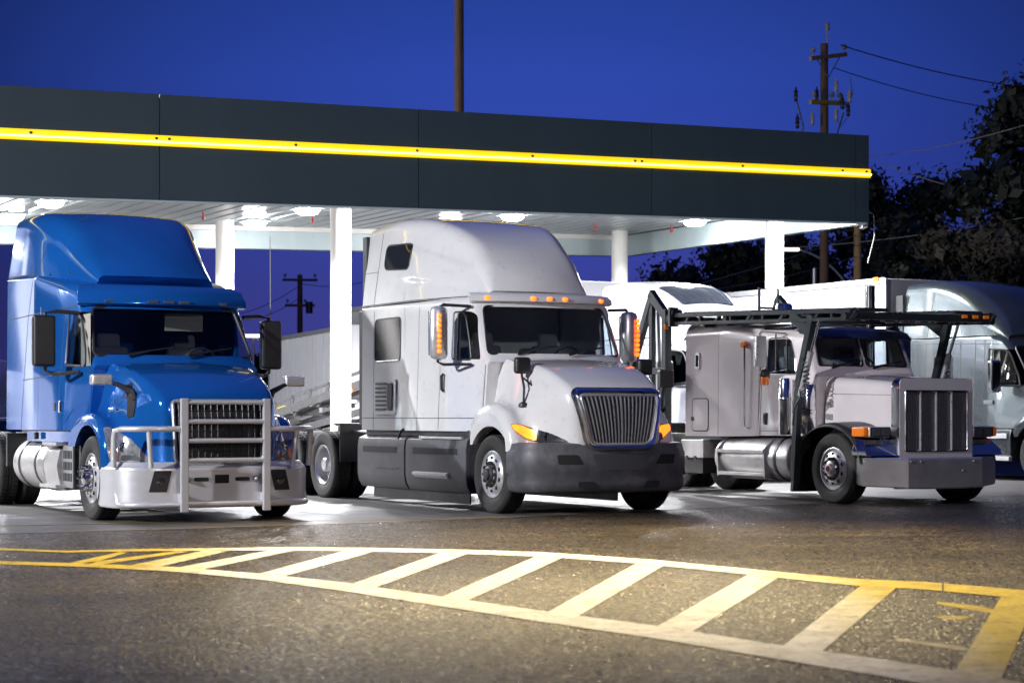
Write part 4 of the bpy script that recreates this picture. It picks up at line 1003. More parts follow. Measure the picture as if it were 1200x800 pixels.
    N=Nose([(-.22,1.84),(.1,1.78),(.5,1.66),(.85,1.50),(1.1,1.32),(1.18,1.2),(1.2,1.0),(1.2,.66)],[(-.72,.95),(-.6,1.14),(-.3,1.28),(.0,1.30),(.3,1.22),(.5,1.08),(.62,.9),(.64,.66)],(.84,.54),(1.06,1.04),1.24,.12,crown=.04)
    hood=N.build(r,paint,(0,.5,.62),.84,60,44); wheel_well(r)
    MB().sweep([(-.1,.25),(.0,.26),(.04,.34),(.04,.62),(.0,.70),(-.12,.70)],superplan(1.2,.3,1.2,.55,.45,30)).build('bumper',paint,r,smooth=50)
    g=patch('grille',rpoly([(-.5,.72),(.5,.72),(.55,1.24),(-.55,1.24)],.08),N.yz,(1,0,.2),'grille_dark',r,.01,.01)
    for s in (-1,1): patch('headlight',rpoly([(s*.76,.82),(s*1.1,.84),(s*1.16,1.06),(s*1.0,1.04)],.03,3),N.yz,(1,s*.3,.2),'lamp_glass',r,.012,.012,step=.06)
    interior(r,-.5,1.8,-1.3)
    return r
# ---------------- the lot
ground=MB().box(-400,400,-60,600,-.6,-.01).build('ground',None or pbr('far_ground',(.03,.032,.025),.9,var=.4,scale=.5),None,smooth=0); tag(ground,'dark open ground stretching behind the fuel lot',None,None,'structure')
def asphalt_mat():
    m=bpy.data.materials.new('asphalt'); m.use_nodes=True; nt=m.node_tree; L=nt.links.new; b=nt.nodes['Principled BSDF']
    tc=nd(nt,'ShaderNodeTexCoord')
    v=nd(nt,'ShaderNodeTexVoronoi',Scale=44.); L(tc.outputs['Object'],v.inputs['Vector'])
    n2=nd(nt,'ShaderNodeTexNoise',Scale=.55,Detail=5.,Roughness=.6); L(tc.outputs['Object'],n2.inputs['Vector'])
    mp=nd(nt,'ShaderNodeMapping'); mp.inputs['Scale'].default_value=(.25,1.6,1); mp.inputs['Rotation'].default_value=(0,0,R(-8)); L(tc.outputs['Object'],mp.inputs[0])
    n3=nd(nt,'ShaderNodeTexNoise',Scale=1.2,Detail=6.,Roughness=.7); L(mp.outputs[0],n3.inputs['Vector'])
    sep=nd(nt,'ShaderNodeSeparateColor'); L(v.outputs['Color'],sep.inputs[0])
    cr=nd(nt,'ShaderNodeValToRGB'); e=cr.color_ramp.elements; e[0].color=(.008,.0065,.004,1); e[1].color=(.26,.20,.12,1); e[0].position=.05
    x=cr.color_ramp.elements.new(.65); x.color=(.034,.028,.018,1); L(sep.outputs[0],cr.inputs[0])
    r2=nd(nt,'ShaderNodeMapRange'); r2.inputs[1].default_value=.3; r2.inputs[2].default_value=.7; r2.inputs[3].default_value=.3; r2.inputs[4].default_value=1.2; L(n2.outputs[0],r2.inputs[0])
    r3=nd(nt,'ShaderNodeMapRange'); r3.inputs[1].default_value=.3; r3.inputs[2].default_value=.7; r3.inputs[3].default_value=.4; r3.inputs[4].default_value=1.25; L(n3.outputs[0],r3.inputs[0])
    mu=nd(nt,'ShaderNodeMath',operation='MULTIPLY'); L(r2.outputs[0],mu.inputs[0]); L(r3.outputs[0],mu.inputs[1])
    mx=nd(nt,'ShaderNodeMix',data_type='RGBA',blend_type='MULTIPLY'); mx.inputs[0].default_value=1; L(cr.outputs[0],mx.inputs[6]); L(mu.outputs[0],mx.inputs[7])
    vc=nd(nt,'ShaderNodeTexVoronoi',feature='DISTANCE_TO_EDGE',Scale=.22); nw=nd(nt,'ShaderNodeTexNoise',Scale=1.5,Detail=5.); L(tc.outputs['Object'],nw.inputs['Vector'])
    va=nd(nt,'ShaderNodeMix',data_type='RGBA',blend_type='LINEAR_LIGHT'); va.inputs[0].default_value=.35; L(tc.outputs['Object'],va.inputs[6]); L(nw.outputs['Color'],va.inputs[7]); L(va.outputs[2],vc.inputs['Vector'])
    rc=nd(nt,'ShaderNodeMapRange'); rc.inputs[1].default_value=.002; rc.inputs[2].default_value=.008; rc.inputs[3].default_value=.35; rc.inputs[4].default_value=1.; L(vc.outputs['Distance'],rc.inputs[0])
    mc=nd(nt,'ShaderNodeMix',data_type='RGBA',blend_type='MULTIPLY'); mc.inputs[0].default_value=1; L(mx.outputs[2],mc.inputs[6]); L(rc.outputs[0],mc.inputs[7])
    L(mc.outputs[2],b.inputs['Base Color'])
    rr=nd(nt,'ShaderNodeMapRange'); rr.inputs[1].default_value=0; rr.inputs[2].default_value=1; rr.inputs[3].default_value=.16; rr.inputs[4].default_value=.6; L(sep.outputs[1],rr.inputs[0]); L(rr.outputs[0],b.inputs['Roughness'])
    b.inputs['Specular IOR Level'].default_value=.42
    bp=nd(nt,'ShaderNodeBump',Strength=1.,Distance=.012); L(v.outputs['Distance'],bp.inputs['Height'])
    n4=nd(nt,'ShaderNodeTexNoise',Scale=30.,Detail=3.); L(tc.outputs['Object'],n4.inputs['Vector'])
    bp2=nd(nt,'ShaderNodeBump',Strength=.4,Distance=.008); L(n4.outputs[0],bp2.inputs['Height']); L(bp2.outputs[0],bp.inputs['Normal']); L(bp.outputs[0],b.inputs['Normal'])
    M['asphalt']=m
asphalt_mat()
pbr('concrete',(.125,.115,.112),.5,var=.35,scale=.8,bump=.25,bscale=45,dirt=(.07,.06,.055),dscale=.7,damt=.6,dlo=.45,dhi=.75,rvar=.12)
def paint_mat(name,c1,c2,wear):
    m=pbr(name,c1,.5,bump=.3,bscale=60); nt=m.node_tree; L=nt.links.new; b=nt.nodes['Principled BSDF']
    tc=nd(nt,'ShaderNodeTexCoord'); n=nd(nt,'ShaderNodeTexNoise',Scale=3.5,Detail=9.,Roughness=.75); L(tc.outputs['Object'],n.inputs['Vector'])
    r=nd(nt,'ShaderNodeMapRange'); r.inputs[1].default_value=.46; r.inputs[2].default_value=.62; r.inputs[3].default_value=0; r.inputs[4].default_value=wear; L(n.outputs[0],r.inputs[0])
    mx=nd(nt,'ShaderNodeMix',data_type='RGBA'); L(r.outputs[0],mx.inputs[0]); mx.inputs[6].default_value=(*c1,1); mx.inputs[7].default_value=(*c2,1)
    vo=nd(nt,'ShaderNodeTexVoronoi',Scale=55.); L(tc.outputs['Object'],vo.inputs['Vector'])
    sp=nd(nt,'ShaderNodeSeparateColor'); L(vo.outputs['Color'],sp.inputs[0])
    r2=nd(nt,'ShaderNodeMapRange'); r2.inputs[1].default_value=0; r2.inputs[2].default_value=1; r2.inputs[3].default_value=.72; r2.inputs[4].default_value=1.05; L(sp.outputs[0],r2.inputs[0])
    m2=nd(nt,'ShaderNodeMix',data_type='RGBA',blend_type='MULTIPLY'); m2.inputs[0].default_value=1; L(mx.outputs[2],m2.inputs[6]); L(r2.outputs[0],m2.inputs[7])
    nf=nd(nt,'ShaderNodeTexNoise',Scale=9.,Detail=10.,Roughness=.8); L(tc.outputs['Object'],nf.inputs['Vector'])
    rf=nd(nt,'ShaderNodeMapRange'); rf.inputs[1].default_value=.53; rf.inputs[2].default_value=.64; rf.inputs[3].default_value=0; rf.inputs[4].default_value=.8; L(nf.outputs[0],rf.inputs[0])
    m3=nd(nt,'ShaderNodeMix',data_type='RGBA'); L(rf.outputs[0],m3.inputs[0]); L(m2.outputs[2],m3.inputs[6]); m3.inputs[7].default_value=(.055,.045,.03,1)
    L(m3.outputs[2],b.inputs['Base Color'])
    bp=nd(nt,'ShaderNodeBump',Strength=.5,Distance=.004); L(vo.outputs['Distance'],bp.inputs['Height']); L(bp.outputs[0],b.inputs['Normal'])
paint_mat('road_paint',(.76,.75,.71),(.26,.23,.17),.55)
paint_mat('road_yellow',(.46,.29,.018),(.14,.10,.03),.75)
def blend_light_pool():
    # yellow island; its middle is coloured white to stand in for a pool of light
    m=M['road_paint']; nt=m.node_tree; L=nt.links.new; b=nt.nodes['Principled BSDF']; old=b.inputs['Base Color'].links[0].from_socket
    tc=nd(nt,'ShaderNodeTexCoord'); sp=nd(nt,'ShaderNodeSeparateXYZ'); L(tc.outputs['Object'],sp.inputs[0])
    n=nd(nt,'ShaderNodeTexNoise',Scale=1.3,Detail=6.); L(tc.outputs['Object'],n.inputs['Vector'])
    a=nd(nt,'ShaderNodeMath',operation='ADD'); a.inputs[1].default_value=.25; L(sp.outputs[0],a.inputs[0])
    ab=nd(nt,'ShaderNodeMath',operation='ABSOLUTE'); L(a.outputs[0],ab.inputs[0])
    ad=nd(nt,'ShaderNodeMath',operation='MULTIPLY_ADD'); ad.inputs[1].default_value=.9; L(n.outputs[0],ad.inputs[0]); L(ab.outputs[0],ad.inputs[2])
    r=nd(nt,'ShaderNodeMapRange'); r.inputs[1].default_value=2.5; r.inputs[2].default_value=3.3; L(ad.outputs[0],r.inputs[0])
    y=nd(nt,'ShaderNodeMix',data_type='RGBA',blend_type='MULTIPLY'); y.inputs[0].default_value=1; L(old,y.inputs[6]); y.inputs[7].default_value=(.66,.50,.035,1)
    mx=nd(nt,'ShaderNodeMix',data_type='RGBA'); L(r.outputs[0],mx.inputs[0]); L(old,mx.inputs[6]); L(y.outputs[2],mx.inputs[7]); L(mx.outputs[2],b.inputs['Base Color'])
blend_light_pool()
paint_mat('edge_tan',(.42,.32,.16),(.2,.17,.13),.8)
paint_mat('line_white',(.6,.58,.55),(.25,.24,.22),.8)
def flat(name,polys,mat,z,label):
    mb=MB()
    for p in polys:
        o=len(mb.v); mb.v+=[(q[0],q[1],z) for q in p]; mb.f.append(list(range(o,o+len(p))))
    o=mb.build(name,mat,None,smooth=0,fix=False); me=o.data
    bm=bmesh.new(); bm.from_mesh(me)
    for f in bm.faces:
        f.normal_update()
        if f.normal.z<0: f.normal_flip()
    bmesh.ops.triangulate(bm,faces=bm.faces[:]); bm.to_mesh(me); bm.free()
    return tag(o,label,None,None,'structure')
edge=[gp(*p) for p in [(-900,654),(-300,635),(0,626),(200,620.5),(400,614),(600,606.5),(900,592),(1200,580),(1500,569.5),(2200,553)]]
flat('asphalt_road',[[(-40,-12)]+edge+[(60,-12)]],'asphalt',.004,'rough brown asphalt drive in front of the fuel lanes')
flat('concrete_apron',[[(-60,5),(80,5),(80,80),(-60,80)]],'concrete',0,'grey concrete apron under the trucks and canopy')
flat('asphalt_edge_joint',[[p+Vector((0,-.03,0)) for p in edge]+[p+Vector((0,.03,0)) for p in edge[::-1]]],'seam',.0075,'dark tarred joint between the asphalt drive and the concrete apron')
flat('asphalt_edge_line',[[p+Vector((0,.16,0)) for p in edge]+[p+Vector((0,.26,0)) for p in edge[::-1]]],'edge_tan',.0035,'worn tan paint line along the edge of the concrete apron')
# hatched island painted on the drive
lowt=[(-260,3),(100,4),(300,7),(400,10),(640,13),(800,15.5),(910,17),(1040,20),(1240,27)]; uppt=[(-260,2),(100,2.3),(300,3.3),(540,5),(760,6),(900,7),(1000,8),(1100,9),(1330,12)]
low=[(-260,655),(-60,658),(0,660),(100,663),(210,668),(310,677),(400,688),(520,706),(640,724),(770,742),(910,765),(1040,785),(1110,797),(1240,822)]
upp=[(-260,640),(-60,643),(0,644),(75,647),(150,645.5),(240,644.5),(320,643.6),(420,644.4),(540,647),(640,650.5),(760,659),(900,673),(1000,683),(1090,687.5),(1200,697.5),(1330,712)]
def along(pl,px):
    for a,b in zip(pl[:-1],pl[1:]):
        if a[0]<=px<=b[0]: return a[1]+(b[1]-a[1])*(px-a[0])/(b[0]-a[0])
    return pl[-1][1]
def band(pl,w,x0,x1,n=40):
    tt=lowt if pl is low else uppt; xs=[x0+(x1-x0)*i/n for i in range(n+1)]
    return [[gp(a,along(pl,a)+along(tt,a)/2),gp(b,along(pl,b)+along(tt,b)/2),gp(b,along(pl,b)-along(tt,b)/2),gp(a,along(pl,a)-along(tt,a)/2)] for a,b in zip(xs[:-1],xs[1:])]
def band_old(pl,w,x0,x1,n=40):
    pts=[gp(x0+(x1-x0)*i/n,along(pl,x0+(x1-x0)*i/n)) for i in range(n+1)]; out=[]
    for i in range(n):
        a,b=pts[i],pts[i+1]; d0=(pts[min(i+1,n)]-pts[max(i-1,0)]).normalized(); d1=(pts[min(i+2,n)]-pts[i]).normalized()
        n0=Vector((-d0.y,d0.x,0))*w/2;n1=Vector((-d1.y,d1.x,0))*w/2; out.append([a-n0,b-n1,b+n1,a+n0])
    return out
W0=.17
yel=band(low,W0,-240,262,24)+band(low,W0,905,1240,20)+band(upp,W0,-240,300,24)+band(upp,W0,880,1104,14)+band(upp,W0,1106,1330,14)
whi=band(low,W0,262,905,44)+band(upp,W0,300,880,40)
bars=[((140,150,646.5),(82,104,661),'y'),((205,222,645.5),(96,118,661.6),'y'),((238,266,645),(150,185,664.5),'y'),((316,344,644.4),(198,232,668.5),'y'),((404,440,645),(290,325,677.5),'w'),((514,548,648),(397,432,691.5),'w'),((628,662,651.5),(503,540,707.5),'w'),((746,782,659.5),(630,672,725.5),'w'),((876,916,673.5),(755,805,744.5),'w'),((1008,1052,686.5),(905,958,768.5),'y'),((1174,1216,698),(1113,1172,799),'y')]
yelb=[];whib=[]
for (a,b,y0),(c,d,y1),k in bars:
    q=[gp(a,y0+.8),gp(b,y0+1.3),gp(d,y1+.5),gp(c,y1-1)]
    (yelb if k=='y' else whib).append(q)
def joinf(o,polys,z):
    me=o.data; bm=bmesh.new(); bm.from_mesh(me)
    for p in polys:
        f=bm.faces.new([bm.verts.new((q[0],q[1],z)) for q in p]); f.normal_update()
        if f.normal.z<0: f.normal_flip()
    bm.to_mesh(me); bm.free()
ro=flat('road_markings',yel+whi,'road_paint',.009,'yellow hatched island painted on the drive, its middle coloured white for a pool of light')
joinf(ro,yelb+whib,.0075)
joinf(ro,[[gp(1098,705.5),gp(1150,711),gp(1172,717),gp(1166,719.5),gp(1130,714),gp(1098,708)],[gp(1048,748),gp(1130,759),gp(1132,763.5),gp(1050,751)],[gp(1095,722),gp(1140,723),gp(1128,726.5),gp(1100,725)]],.0062)
# lane lines on the concrete
def line(p0,p1,w):
    a=gp(*p0);b=gp(*p1);d=(b-a).normalized();n=Vector((-d.y,d.x,0))*w/2; return [a-n,b-n,b+n,a+n]
flat('yellow_lane_lines',[line((-60,616.5),(590,606.2),.10),line((1150,558),(1330,562),.13),line((20,573.5),(48,577),.12)],'road_yellow',.006,'thin yellow line along the apron edge')
flat('white_lane_lines',[line((330,597.5),(405,603.5),.12),line((608,582),(735,593),.12),line((820,574.5),(905,579),.12)],'line_white',.006,'thin white lane lines beneath the trucks')
# ---------------- canopy
VF,VB,UL,UR=31.2,40.4,-6.,25.1
def tilt(u): return .0223*(u-13.6)
def cz(u,z): return z+tilt(u)
can=empty('fuel_canopy',uv(UL,VF)); can.location=(0,0,0)
tag(can,'long dark slate canopy with glowing yellow stripe on cream pillars','canopy')
def slab(u0,u1,v0,v1,z0,z1):
    mb=MB(); vs=[uv(u,v,cz(u,z)) for u in (u0,u1) for v in (v0,v1) for z in (z0,z1)]
    return mb.add(vs,[(0,1,3,2),(4,6,7,5),(0,4,5,1),(2,3,7,6),(0,2,6,4),(1,5,7,3)])
ZB,ZT=4.82,6.60
joints=[]
def ujoint(px):
    k=(px-600)/FPX; Y=VF/(-sin(AL)*k+cos(AL)); return cos(AL)*k*Y+sin(AL)*Y
us=sorted([UL,-1.6]+[ujoint(p) for p in (187,490.5,763.5,1003)]+[UR])
for a,b in zip(us[:-1],us[1:]):
    slab(a+.008,b-.008,VF,VF+.05,ZB,ZT).build('fascia_panel','canopy_slate',can,smooth=0)
slab(UL,UR-.06,VF+.055,VF+.10,ZB+.05,ZT-.05).build('fascia_backing','chassis_black',can)
slab(UR-.05,UR,VF+.055,VB-.06,ZB,ZT).build('end_fascia','canopy_slate',can)
slab(UR-.10,UR-.055,VF+.12,VB-.12,ZB+.02,ZB+.5).build('end_fascia_lining','canopy_white',can)
slab(UL,UR,VB-.05,VB,ZB,ZT).build('rear_fascia','canopy_slate',can)
slab(UL,UR-.12,VB-.10,VB-.055,ZB+.02,ZB+.5).build('rear_fascia_lining','canopy_white',can)
slab(UL,UR-.12,VB-.2,VB-.105,ZB+.40,ZB+.50).build('gutter_trim','pillar_paint',can)
slab(UL,UR-.06,VF+.105,VB-.06,ZT-.25,ZT-.15).build('roof_deck','galv',can)
slab(UL,UR-.06,VF-.006,VF-.001,ZB-.0,ZB+.035).build('fascia_lip','canopy_white',can)
# corrugated soffit
sf=MB(); k=int((UR-UL-.15)/.40)
zs=ZB+.50
for i in range(k):
    u0=UL+.05+i*.40
    for (a,b,z) in ((0,.30,0),(.30,.33,None),(.33,.37,.05),(.37,.40,None)):
        za=z if z is not None else (0 if a==.30 else .05); zb_=z if z is not None else (.05 if a==.30 else 0)
        o=len(sf.v); sf.v+=[tuple(uv(u0+a,VF+.11,cz(u0+a,zs+za))),tuple(uv(u0+b,VF+.11,cz(u0+b,zs+zb_))),tuple(uv(u0+b,VB-.11,cz(u0+b,zs+zb_))),tuple(uv(u0+a,VB-.11,cz(u0+a,zs+za)))]
        sf.f.append([o,o+1,o+2,o+3])
sf.build('soffit','soffit',can,smooth=20)
# glowing stripe
slab(UL,UR+.003,VF-.06,VF-.004,ZB+.925,ZB+1.10).build('light_strip','strip_yellow',can,bev=.02)
st=MB(); st.tube([uv(u,VF-.06,cz(u,ZB+.99)) for u in (UL,UR+.002)],.018,8); so=st.build('glow_tube','strip_core',can)
cl=MB()
for px in (35,182,197,345,487,622,742,750,868,985,1013):
    k_=(px-600)/FPX; Y=VF/(-sin(AL)*k_+cos(AL)); u=cos(AL)*k_*Y+sin(AL)*Y
    for a in (uv(u,VF-.068,cz(u,ZB+1.04)),): cl.lathe([(.0,-.024),(.024,-.02),(.024,.02),(0,.024)],a,'x',8)
cl.build('strip_clips','chassis_black',can)
# pillars
for u,v in ((24.15,33.1),(14.4,33.1),(4.5,33.1),(24.15,39.2),(14.4,39.2),(4.5,39.2)):
    w=.19; p=[(w*cos(2*PI*i/40),w*sin(2*PI*i/40)) for i in range(40)]
    MB().rings([[uv(u+a+tilt(u)*0-.0125*z*0,v+b,z) for a,b in p] for z in (0,cz(u,zs)+.03)]).build('pillar','pillar_paint',can)
    MB().rings([[uv(u+a*1.35,v+b*1.35,z) for a,b in p] for z in (0,.05)]).build('pillar_foot','galv',can)
# lamps
for u in (-.5,4.7,9.8,14.9,19.5,24.05):
    for v in (32.25,35.9,38.75):
        z=cz(u,zs); c=uv(u,v,0)
        if u>24 and v>38: continue
        hsg=slab(u-.27,u+.27,v-.27,v+.27,zs-.05,zs+.02).build('lamp_housing','canopy_white',can,bev=.015)
        MB().lathe([(0,-.16),(.12,-.155),(.20,-.13),(.24,-.08),(.24,-.045)],(c.x,c.y,z),'z',20).build('lamp_lens','lamp_white',hsg)
        d=bpy.data.lights.new('canopy_lamp_light','AREA'); d.shape='DISK'; d.size=.4; d.energy=800; d.color=(.97,.97,1.); d.spread=R(160); lo=bpy.data.objects.new('canopy_lamp_light',d); COL.objects.link(lo); lo.parent=hsg; lo.location=(c.x,c.y,z-.19)
for px,py in ((238,262),(366,266),(698,277),(787,276)):
    k_=(px-600)/FPX; Y=37.5/(-sin(AL)*k_+cos(AL)); u=cos(AL)*k_*Y+sin(AL)*Y; c=uv(u,37.5,cz(u,zs))
    MB().cyl(c,c-Vector((0,0,.10)),.02,n=8).lathe([(0,-.17),(.035,-.15),(.04,-.11),(.015,-.08)],c,'z',10).build('hanging_detector','red_off',can)
c=uv(17.4,34.5,cz(17.4,ZT)); 
MB().cyl((c.x,c.y,c.z-.3),(c.x,c.y,c.z+.38),.045,n=10).build('vent_pipe','galv',can)
MB().box(-.05,.05,-.2,.2,-.2,.2).build('junction_box','galv',can,loc=uv(UR+.09,VF+.3,cz(UR,ZB+.15)))
MB().tube([uv(UR+.15,VF+.3,cz(UR,ZB+.3)),uv(UR+.35,VF+.3,cz(UR,ZB+.25)),uv(UR+.38,VF+.3,cz(UR,ZB-.2)),uv(UR+.2,VF+.3,cz(UR,ZB-.75))],.012,6).build('loose_cable','wire',can)
# ---------------- trailers and far things
def box_trailer(label,loc,rz,L=13.,zb=1.15,zt=4.08,hw=1.29,ribs=True,cat='trailer',lamp=True,name='box_trailer',paint='trailer_white'):
    """front end at the origin, body runs towards -x"""
    r=empty(name,loc,rz); tag(r,label,cat,'box trailers behind the trucks')
    MB().box(-L,0,-hw,hw,zb,zt).build('body',paint,r,bev=.03)
    m=MB()
    for s in (-1,1):
        m.box(-L-.01,.01,s*(hw+.006)-.02,s*(hw+.006)+.02,zt-.10,zt+.012); m.box(-L-.01,.01,s*(hw+.006)-.02,s*(hw+.006)+.02,zb-.02,zb+.16)
        for x in (-L,0): m.box(x-.05,x+.05,s*(hw+.004)-.02,s*(hw+.004)+.02,zb,zt)
    m.build('edge_rails','galv',r)
    if ribs:
        for s in (-1,1):
            q=MB()
            for k in range(int(L/.61)): x=-.4-k*.61; q.box(x-.02,x+.02,min(s*hw,s*(hw+.012)),max(s*hw,s*(hw+.012)),zb+.17,zt-.12)
            q.build('side_ribs',paint,r)
    for x in (-L+1.2,-L+2.5):
        for s in (-1,1):
            t=shared('dtyre','wheel','rubber',r,drive_mb,(x,(hw-.08)*s,.497),0 if s<0 else PI); shared('drim','rim','alloy',t,drive_rim)
    MB().box(-L+.6,-L+3.2,-.5,.5,.75,1.12).box(-2.6,-2.4,-.7,-.55,.1,1.14).box(-2.6,-2.4,.55,.7,.1,1.14).build('bogie','chassis_black',r)
    if lamp:
        for x in (-.25,-L*.5): MB().box(x-.08,x+.08,-hw-.05,-hw-.02,zt-.05,zt+.03).build('marker_light','amber_dim',r,bev=.01)
    return r
def at_uv(u,v): return uv(u,v)
white_tractor(); blue_tractor(); rack_tractor()
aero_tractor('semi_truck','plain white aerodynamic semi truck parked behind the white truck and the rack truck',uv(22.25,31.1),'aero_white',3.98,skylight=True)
def pu(px,u):
    k=(px-600)/FPX; Y=u/(cos(AL)*k+sin(AL)); return Vector((k*Y,Y,0))
g=pu(1216,26.2); aero_tractor('semi_truck','silver grey semi truck cut off by the right edge of the photo',g+uv(1.22,0),'silver_paint',3.96)
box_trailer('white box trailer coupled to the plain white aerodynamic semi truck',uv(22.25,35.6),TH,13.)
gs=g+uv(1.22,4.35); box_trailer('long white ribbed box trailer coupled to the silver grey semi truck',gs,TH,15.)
A_=at(366,488,58); B_=at(470,488,49); A_.z=B_.z=0; d_=B_-A_; box_trailer('grey white box trailer parked far off beyond the canopy pillar',B_,math.atan2(d_.y,d_.x),d_.length,zt=3.5,lamp=False,paint='white_box')
c=at(4,488,46); c.z=0; fb=box_trailer('dark blue van body trailer at the left edge behind the blue truck',c,PI*.04,8,zb=1.2,zt=2.55,lamp=False,ribs=False,paint='navy_paint')
MB().lathe([(.08,-.04),(.07,.03),(0,.05)],(.0,-1.32,2.72),'y',12,sg=-1).build('marker_light','amber_lit',fb)
MB().box(-.5,-.02,-1.36,-1.30,1.9,2.45).build('tool_box','trailer_white',fb)
# car hauler ramps seen between the blue truck and the pillar
def hauler():
    r=empty('car_hauler_trailer',uv(0,0)); p=at(362,488,41); r.location=(p.x,p.y,0); r.rotation_euler=(0,0,R(-14)); tag(r,'dark steel car hauler trailer with sloping ramps beside the white pillar','trailer')
    for s in (-1,1):
        m=MB(); y=s*1.15
        m.beam((-1.3,y,.95),(2.2,y,2.1),.08,.16); m.beam((-1.2,y,1.2),(2.2,y,2.35),.05,.06)
        for k in range(9): x=-1.1+k*.38; m.beam((x,y,1.02+.33*(x+1.3)-.0),(x+.05,y,1.24+.33*(x+1.2)),.05,.05)
        m.beam((-.6,y,.75),(2.2,y,1.5),.07,.14); m.beam((2.2,y,.5),(2.2,y,2.4),.12,.12)
        m.build('side_rail','chassis_black',r)
        MB().beam((-1.25,y-s*.05,1.06),(-.1,y-s*.05,1.44),.06,.03).build('reflective_strip','rust_yellow',r)
        MB().beam((-1.0,s*.75,.95),(2.2,s*.75,2.0),.5,.04).build('runway','chassis_black',r)
    m=MB()
    for k in range(7): m.beam((-.9+k*.5,-1.15,.95+k*.165),(-.9+k*.5,1.15,.95+k*.165),.06,.08)
    m.build('cross_members','chassis_black',r)
    for k in range(6): MB().box(-.5+k*.35,-.3+k*.35,-.9+.2*k,-.7+.2*k,1.1+k*.1,1.25+k*.1).build('tie_down_ratchet','galv',r)
    MB().lathe([(.06,-.03),(.05,.03),(0,.04)],(1.3,-1.22,1.75),'y',10,sg=-1).build('marker_light','amber_lit',r)
    MB().box(-.2,2.1,-.6,.6,.55,.75).build('frame','chassis_black',r)
    for x in (.3,1.5):
        for s in (-1,1): t=shared('dtyre','wheel','rubber',r,drive_mb,(x,1.1*s,.497),0 if s<0 else PI); shared('drim','rim','alloy',t,drive_rim)
hauler()
# ---------------- poles, wires
def pole(label,px,Y,h,rad=.14,lean=0,name='utility_pole',mat='wood_pole'):
    c=at(px,488,Y); r=empty(name,(c.x,c.y,0)); tag(r,label,'pole'); MB().tube([(0,0,-.2),(lean*.5,0,h*.5),(lean,0,h)],[rad*1.15,rad,rad*.85],14).build('post',mat,r); return r
pole('bare wooden pole rising above the middle of the canopy roof',538,52,16,.135)
def crossarm(r,z,yaw,L,ins,mat='wood_arm',braces=True,tilt=0):
    d=Vector((cos(yaw),sin(yaw),tilt)); o=Vector((-sin(yaw),cos(yaw),0))*(-.16)
    a=MB().beam(Vector((0,0,z))-d*L/2+o,Vector((0,0,z))+d*L/2+o,.12,.14).build('crossarm',mat,r,bev=.01)
    if braces: MB().tube([Vector((0,0,z-.7))+o,Vector((0,0,z))-d*.8+o],.02,6).tube([Vector((0,0,z-.7))+o,Vector((0,0,z))+d*.8+o],.02,6).build('brace','galv',a)
    for t in ins:
        b=Vector((0,0,z+.07))+d*t+o; MB().lathe([(.02,0),(.02,.10),(.06,.12),(.10,.16),(.06,.19),(.09,.22),(.05,.28),(.0,.30)],b,'z',12).build('insulator','insulator',a)
    return a
p2=pole('tall wooden utility pole with two crossarms behind the canopy corner',966,66,13.75,.15)
crossarm(p2,13.3,R(50),2.3,(-1.0,1.05),tilt=.2); crossarm(p2,11.75,R(40),1.75,(-.7,.2,.6),mat='rust_yellow',braces=False,tilt=.08)
MB().cyl((.1,0,13.6),(.1,0,14.3),.03,n=8).lathe([(.06,14.2),(.10,14.28),(.06,14.34),(.09,14.4),(0,14.5)],(.1,0,0),'z',10).build('top_insulator','insulator',p2)
for k,(x,z) in enumerate(((-1.0,12.0),(-.45,11.2),(-.95,11.1),(.35,11.35),(.55,11.75),(.8,11.95),(.75,11.5),(.35,12.3),(-.3,12.0))):
    MB().lathe([(.03,-.25),(.07,-.2),(.05,-.12),(.08,-.06),(.05,.02),(.08,.08),(.04,.15),(.02,.25)],(x,-.3,z),'z',8).build('cutout','insulator' if k%2 else 'chassis_black',p2)
MB().tube([(-1.0,-.3,11.9),(-.75,-.3,10.9),(-.95,-.3,10.2),(-1.0,-.3,9.2),(-.7,-.3,8.6)],.03,6).tube([(.6,-.3,11.4),(.3,-.3,10.4),(-.2,-.3,9.4),(-.35,-.2,8.4)],.03,6).tube([(.8,-.3,12.6),(.9,-.3,12.0),(.6,-.3,11.5)],.015,5).tube([(.3,-.3,11.3),(.5,-.3,10.9),(.7,-.3,11.2)],.015,5).build('lead_wire','wire_dark',p2)
pole('slim grey metal pole beside the tall utility pole',954.5,62,5.9,.075,name='metal_pole',mat='galv')
p4=pole('short yellowish wooden pole with curved lamp arm right of the canopy corner',1005,74,8.6,.16,mat='wood_arm')
def bez(a,b,c,n=10): 
    a,b,c=Vector(a),Vector(b),Vector(c); return [a*(1-t)**2+b*2*t*(1-t)+c*t*t for t in [i/n for i in range(n+1)]]
MB().tube(bez((0,-.1,5.4),(-.8,-.3,7.1),(-2.2,-.4,7.45)),.045,8).build('lamp_arm','galv',p4)
MB().box(-2.9,-2.25,-.5,-.3,7.42,7.54).build('lamp_head','sodium_lamp',p4,bev=.05)
p5=pole('small distant wooden utility pole with two crossarms between the pillars',351.5,112,9.3,.17)
crossarm(p5,9.0,R(8),1.9*1.05,(-.85,0,.85),mat='wood_pole',braces=False); crossarm(p5,7.55,R(5),1.7,(-.7,.3),mat='wood_pole',braces=False)
MB().cyl((.55,-.2,7.1),(.55,-.2,7.75),.2,n=12).build('transformer','chassis_black',p5)
p6=pole('dim lamp post glowing left of the canopy pillar behind the blue truck',297,95,5.1,.07,name='lamp_post',mat='galv'); MB().box(-.45,.55,-.15,.15,5.05,5.2).build('lamp_head','sodium_lamp',p6,bev=.04)
